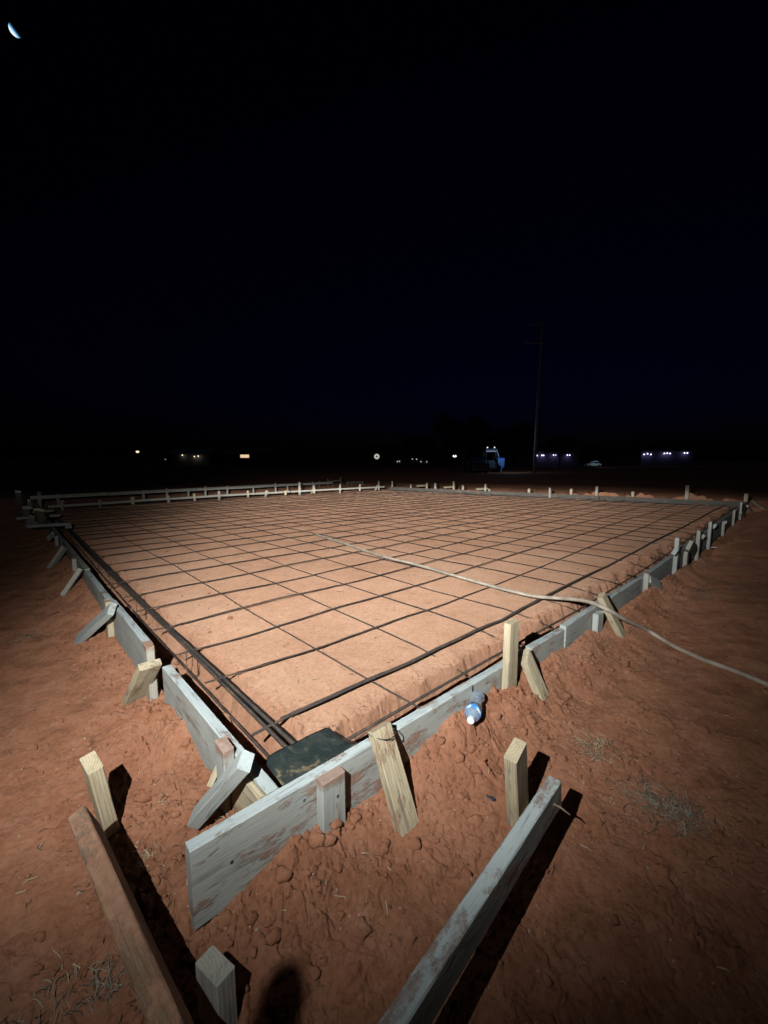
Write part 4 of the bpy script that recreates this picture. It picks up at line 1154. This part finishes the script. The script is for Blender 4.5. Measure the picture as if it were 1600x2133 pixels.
# yard lamps
def yard_lamp(px, py, dist, m, r, label):
    P = far(px, py, dist); e = empty('yard_lamp', (P[0], P[1], -.5)); tag(e, label, 'lamp post')
    bm = bmesh.new(); tube(bm, [(0, 0, 0), (0, 0, P[2] + .5)], [.09, .06], 8); bm_obj('post', bm, STEEL, e)
    bm = bmesh.new(); ball(bm, (0, -.12, P[2] + .5), r); hd = bm_obj('lamp_head', bm, m, e)
    for v in hd.data.vertices: v.co.x *= 1.6
yard_lamp(287, 941, 140, LAMP_Y, .35, 'warm yard lamp shining alone at the far left')
yard_lamp(947, 950, 130, LAMP_W, .38, 'white yard lamp left of the dark pickup')
yard_lamp(1304, 946, 140, LAMP_W, .2, 'tiny white yard lamp between the two long sheds')
yard_lamp(345, 957, 140, emis('lamp_dim', (.6, .6, .6), .25), .2, 'very dim lamp just left of the shed')
# round lit sign
P = far(785, 951, 130); e = empty('round_sign', (P[0], P[1], -.5)); tag(e, 'small round lit sign on a post with a dark middle', 'sign')
bm = bmesh.new(); tube(bm, [(0, .1, 0), (0, .1, P[2])], .1, 8); bm_obj('post', bm, STEEL, e)
bm = bmesh.new(); tube(bm, [(0, -.08, P[2] + .5), (0, .08, P[2] + .5)], .85, 24); bm_obj('sign_face', bm, emis('sign_light', (.85, .78, .72), .55), e)
bm = bmesh.new(); tube(bm, [(0, -.13, P[2] + .5), (0, -.085, P[2] + .5)], .28, 16); bm_obj('centre_mark', bm, flat('brown_mark', (.15, .06, .03), .6), e)
# utility poles
def pole(px, dist, ytop, r, label, arms):
    P = far(px, 985, dist); T = far(px + 4, ytop, dist); g = -.35; h = T[2] - g
    e = empty('utility_pole', (P[0], P[1], g)); tag(e, label, 'utility pole')
    bm = bmesh.new(); tube(bm, [(0, 0, 0), (.05, 0, h * .5), (.16, 0, h)], [r, r * .85, r * .6], 12); bm_obj('pole', bm, BARK, e, True)
    for (dz_, w_) in arms:
        bm = bmesh.new(); add_box(bm, (-w_ * .75, -.2, h - dz_), (w_ * .25, -.1 , h - dz_ + .12)); bm_obj('crossarm', bm, BARK, e)
pole(1113, 46, 668, .19, 'tall wooden utility pole with a crossarm right of the dark pickup', [(.5, 1.6), (2.4, 2.4)])
pole(596, 75, 800, .15, 'faint utility pole left of the slab centre, barely visible', [(.5, 1.8)])

# pickup truck seen from the front
CARP = flat('dark_blue_paint', (.018, .02, .03), .35, .2); CHR = flat('chrome', (.55, .56, .6), .2, 1.0); TYRE = flat('tyre_rubber', (.015, .015, .015), .9)
def bevel_box(bm, lo_, hi_, taper=1.0):
    x0, y0, z0 = lo_; x1, y1, z1 = hi_; cx = (x0 + x1) / 2
    v = [bm.verts.new(p) for p in ((x0, y0, z0), (x1, y0, z0), (x1, y1, z0), (x0, y1, z0), (cx + (x0 - cx) * taper, y0 + .15 * (1 - taper) * 6, z1), (cx + (x1 - cx) * taper, y0 + .15 * (1 - taper) * 6, z1), (cx + (x1 - cx) * taper, y1, z1), (cx + (x0 - cx) * taper, y1, z1))]
    fs = [bm.faces.new([v[i] for i in f]) for f in ((0, 1, 5, 4), (1, 2, 6, 5), (2, 3, 7, 6), (3, 0, 4, 7), (4, 5, 6, 7), (3, 2, 1, 0))]
    return fs
def pickup():
    D = 47; P = far(1001, 985, D); g = gz(P[0], P[1]) if False else -.33
    e = empty('pickup_truck', (P[0], D, g)); tag(e, 'dark pickup truck facing the camera with faint grille glints', 'pickup truck')
    bm = bmesh.new(); bevel_box(bm, (-1.0, 0, .45), (1.0, 5.3, 1.12)); bevel_box(bm, (-1.0, 3.4, 1.12), (-.9, 5.3, 1.5)); bevel_box(bm, (.9, 3.4, 1.12), (1.0, 5.3, 1.5))
    bmesh.ops.bevel(bm, geom=list(bm.edges), offset=.06, segments=2, affect='EDGES'); bm_obj('body', bm, CARP, e)
    bm = bmesh.new(); bevel_box(bm, (-.92, 1.3, 1.10), (.92, 3.4, 1.82), .82); bmesh.ops.bevel(bm, geom=list(bm.edges), offset=.05, segments=2, affect='EDGES'); bm_obj('cab', bm, CARP, e)
    bm = bmesh.new(); add_box(bm, (-.7, 1.30, 1.22), (.7, 1.36, 1.68), Matrix.Translation((0, .08, 0))); bm_obj('windscreen', bm, GLASSD, e)
    bm = bmesh.new()
    for k in range(5): add_box(bm, (-.55, -.05, .68 + k * .08), (.55, -.005, .71 + k * .08))
    bm_obj('grille', bm, CHR, e)
    bm = bmesh.new(); add_box(bm, (-1.0, -.18, .38), (1.0, -.01, .56)); bm_obj('bumper', bm, CHR, e)
    for sx in (-1, 1):
        bm = bmesh.new(); add_box(bm, (sx * .78 - .14, -.045, .78), (sx * .78 + .14, -.004, .98)); bm_obj('headlight', bm, CHR, e)
        bm = bmesh.new(); add_box(bm, (sx * 1.12 - .12, 1.25, 1.18), (sx * 1.12 + .12, 1.33, 1.42)); bm_obj('mirror', bm, CARP, e)
        for y in (.9, 4.3):
            bm = bmesh.new(); tube(bm, [(sx * .72, y, .38), (sx * 1.0, y, .38)], .38, 20); wh = bm_obj('wheel', bm, TYRE, e)
            bm = bmesh.new(); tube(bm, [(sx * 1.003, y, .38), (sx * 1.02, y, .38)], .2, 14); bm_obj('rim', bm, CHR, wh)
pickup()
def tractor():
    D = 50; P = far(1022, 984, D); g = -.35
    e = empty('skid_loader', (P[0], D, g)); tag(e, 'small loader with lit cab roof and ribbed bright blue box, behind the pickup', 'loader')
    m = flat('loader_paint', (.05, .06, .09), .5); bl = flat('blue_paint', (.06, .22, .62), .5, 0, 6, .25)
    def z(y): return far(0, y, D)[2] - g
    bm = bmesh.new()
    for sx in (-.62, .56):
        for y in (0, 1.2): add_box(bm, (sx, y, 1.3), (sx + .06, y + .06, z(935)))
    add_box(bm, (-.66, -.05, z(938)), (.66, 1.3, z(935))); bm_obj('cab_frame', bm, m, e)
    bm = bmesh.new(); add_box(bm, (-.60, -.01, z(941)), (.60, .03, z(939))); bm_obj('light_bar', bm, emis('bar_glow', (.5, .65, 1), .35), e)
    for sx in (-.50, .36):
        bm = bmesh.new(); ball(bm, (sx, -.12, z(932.2)), .09); bm_obj('work_light', bm, emis('work_light_glow', (.75, .88, 1), 1.1), e)
    bm = bmesh.new(); bevel_box(bm, (-.8, 0, .5), (.8, 2.6, 1.5)); bmesh.ops.bevel(bm, geom=list(bm.edges), offset=.08, segments=2, affect='EDGES'); bm_obj('body', bm, m, e)
    for sx in (-.95, .95):
        for y in (.5, 2.0):
            bm = bmesh.new(); tube(bm, [(sx - .14, y, .42), (sx + .14, y, .42)], .42, 18); bm_obj('wheel', bm, TYRE, e)
    bm = bmesh.new(); tube(bm, [(.62, -.1, z(936)), (.74, -.25, z(944)), (.82, -.45, z(952))], .06, 8); bm_obj('lift_arm', bm, flat('pale_arm', (.45, .48, .6), .4), e)
    x0 = (1032 - 1022) / F * D; x1 = (1047 - 1022) / F * D
    bx = empty('blue_box', (P[0], D, g)); tag(bx, 'bright blue ribbed box hanging right of the loader', 'box')
    bm = bmesh.new(); w = x1 - x0
    add_box(bm, (x0, -.75, z(955.5)), (x1, .1, z(954)))
    vs = [bm.verts.new(p) for p in ((x0 + .02, -.7, z(955.6)), (x1 - .02, -.7, z(955.6)), (x1 - .06, -.7, z(975)), (x0 + .3, -.7, z(970)), (x0 + .02, .05, z(955.6)), (x1 - .02, .05, z(955.6)), (x1 - .06, .05, z(975)), (x0 + .3, .05, z(970)))]
    for f in ((0, 1, 2, 3), (5, 4, 7, 6), (4, 0, 3, 7), (1, 5, 6, 2), (3, 2, 6, 7), (0, 4, 5, 1)): bm.faces.new([vs[i] for i in f])
    bm_obj('shell', bm, bl, bx)
    rb_ = flat('blue_rib', (.35, .5, .8), .5)
    for k in range(5):
        bm = bmesh.new(); xx = x0 + .10 + k * (w - .18) / 4; add_box(bm, (xx - .022, -.77, z(956 + 0) - (1.05 - .05 * k if k > 2 else .6 + .15 * k)), (xx + .022, -.702, z(956))); bm_obj('rib', bm, rb_, bx)
    bm = bmesh.new(); tube(bm, [((x0 + x1) / 2 + .1, -.6, z(972)), ((x0 + x1) / 2 + .1, -.6, 0)], .05, 8); bm_obj('leg', bm, rb_, bx)
    ptlight((P[0] + .9, D - 2.6, 2.2), 75, (.45, .65, 1), e)  # light added in front of the loader to brighten the blue box
    ptlight((P[0] + 3.4, D - .5, .7), 9, (.8, .9, 1), e)  # weak unseen light added for the pale spill on the ground
tractor()
def lit_car():
    D = 100; P = far(1239, 965, D); e = empty('parked_car', (P[0], D, -.45)); tag(e, 'pale parked car brightened by an added lamp between the two long sheds', 'car')
    m = flat('white_car_paint', (.6, .66, .7), .35)
    bm = bmesh.new(); bevel_box(bm, (-1.7, 0, .35), (1.7, 1.7, .95)); bmesh.ops.bevel(bm, geom=list(bm.edges), offset=.1, segments=2, affect='EDGES'); bm_obj('body', bm, m, e)
    bm = bmesh.new(); bevel_box(bm, (-.3, .1, .95), (1.2, 1.6, 1.6), .7); bm_obj('cabin', bm, m, e)
    bm = bmesh.new(); add_box(bm, (-.1, .04, 1.05), (.95, .12, 1.42)); bm_obj('window', bm, GLASSD, e)
    for sx in (-1.1, 1.1):
        bm = bmesh.new(); tube(bm, [(sx, -.02, .34), (sx, .2, .34)], .33, 16); bm_obj('wheel', bm, TYRE, e)
    ptlight((P[0], D - 2, 1.9), 42, (.7, .95, 1), e)  # unseen light added in front to brighten the car
lit_car()

# trees
LEAF = flat('dark_foliage', (.03, .045, .025), .8, 0, 1.5, .4)
def tree(px, dist, ytop, wpx, label, k):
    P = far(px, 975, dist); T = far(px, ytop, dist); g = -.5; h = T[2] - g; R_ = wpx / F * dist / 2
    e = empty('broadleaf_tree', (P[0], P[1], g)); tag(e, label, 'tree')
    rnd = random.Random(k); bm = bmesh.new(); tube(bm, [(0, 0, 0), (.1, 0, h * .3), (0, .1, h * .75)], [h * .035, h * .028, h * .01], 8)
    for j in range(6):
        a = rnd.uniform(0, 6.28); z0 = h * rnd.uniform(.28, .5); tube(bm, [(0, 0, z0), (R_ * .5 * math.cos(a), R_ * .5 * math.sin(a), z0 + h * .2)], [h * .012, h * .004], 6)
    bm_obj('trunk', bm, BARK, e)
    verts = []; faces = []
    blobs = [(rnd.uniform(-.7, .7) * R_, rnd.uniform(-.5, .5) * R_, h * rnd.uniform(.38, .85), R_ * rnd.uniform(.25, .5)) for _ in range(18)]
    for (bx_, by_, bz_, br) in blobs:
        for _ in range(230):
            d = Vector((rnd.gauss(0, 1), rnd.gauss(0, 1), rnd.gauss(0, .8))).normalized() * br * rnd.uniform(.5, 1.08)
            c = Vector((bx_, by_, bz_)) + d; s_ = rnd.uniform(.12, .28) * (h / 8)
            u = Vector((rnd.gauss(0, 1), rnd.gauss(0, 1), rnd.gauss(0, 1))).normalized(); w_ = u.orthogonal().normalized()
            i0 = len(verts); verts += [c - u * s_, c + w_ * s_ * .5, c + u * s_, c - w_ * s_ * .5]; faces.append((i0, i0 + 1, i0 + 2, i0 + 3))
    mesh_obj('crown', verts, faces, LEAF, e)
tree(965, 90, 862, 130, 'black broad tree behind the dark pickup', 1)
tree(1060, 95, 880, 110, 'black tree between the pickup and the utility pole', 2)
tree(1165, 98, 905, 80, 'low black tree above the violet-lit shed', 3)
tree(870, 100, 905, 70, 'small black tree left of the white yard lamp', 4)

# ------------------------------------------------------------------ moon
def moon():
    D = 3000; P = far(33, 62, D); R_ = D * .0120
    m = bpy.data.materials.new('moon_crescent_glow'); m.use_nodes = True; nt = m.node_tree; nt.nodes.clear()
    g = node(nt, 'ShaderNodeNewGeometry'); dt = node(nt, 'ShaderNodeVectorMath', operation='DOT_PRODUCT')
    nt.links.new(g.outputs['Normal'], dt.inputs[0])
    view = -Vector(ray(31, 60)).normalized(); rt = Vector((1, 0, 0)); sunv = (Vector((-.80, 0.0, -.45)) + view * .15).normalized()
    dt.inputs[1].default_value = sunv
    f = rampn(nt, dt.outputs['Value'], [(.0, (.0, .0, .0)), (.25, (.01, .06, .16)), (.5, (.25, .6, .85)), (.8, (.9, 1, 1))])  # bright crescent painted in as glow on one side of the sphere
    e_ = node(nt, 'ShaderNodeEmission'); nt.links.new(f, e_.inputs[0]); e_.inputs[1].default_value = 1.1
    o_ = node(nt, 'ShaderNodeOutputMaterial'); nt.links.new(e_.outputs[0], o_.inputs[0])
    bm = bmesh.new(); bmesh.ops.create_uvsphere(bm, u_segments=32, v_segments=16, radius=R_)
    o = bm_obj('moon', bm, m, None, True); o.location = V3(P)
    tag(o, 'thin bright crescent moon in the top left of the black sky', 'moon')
moon()
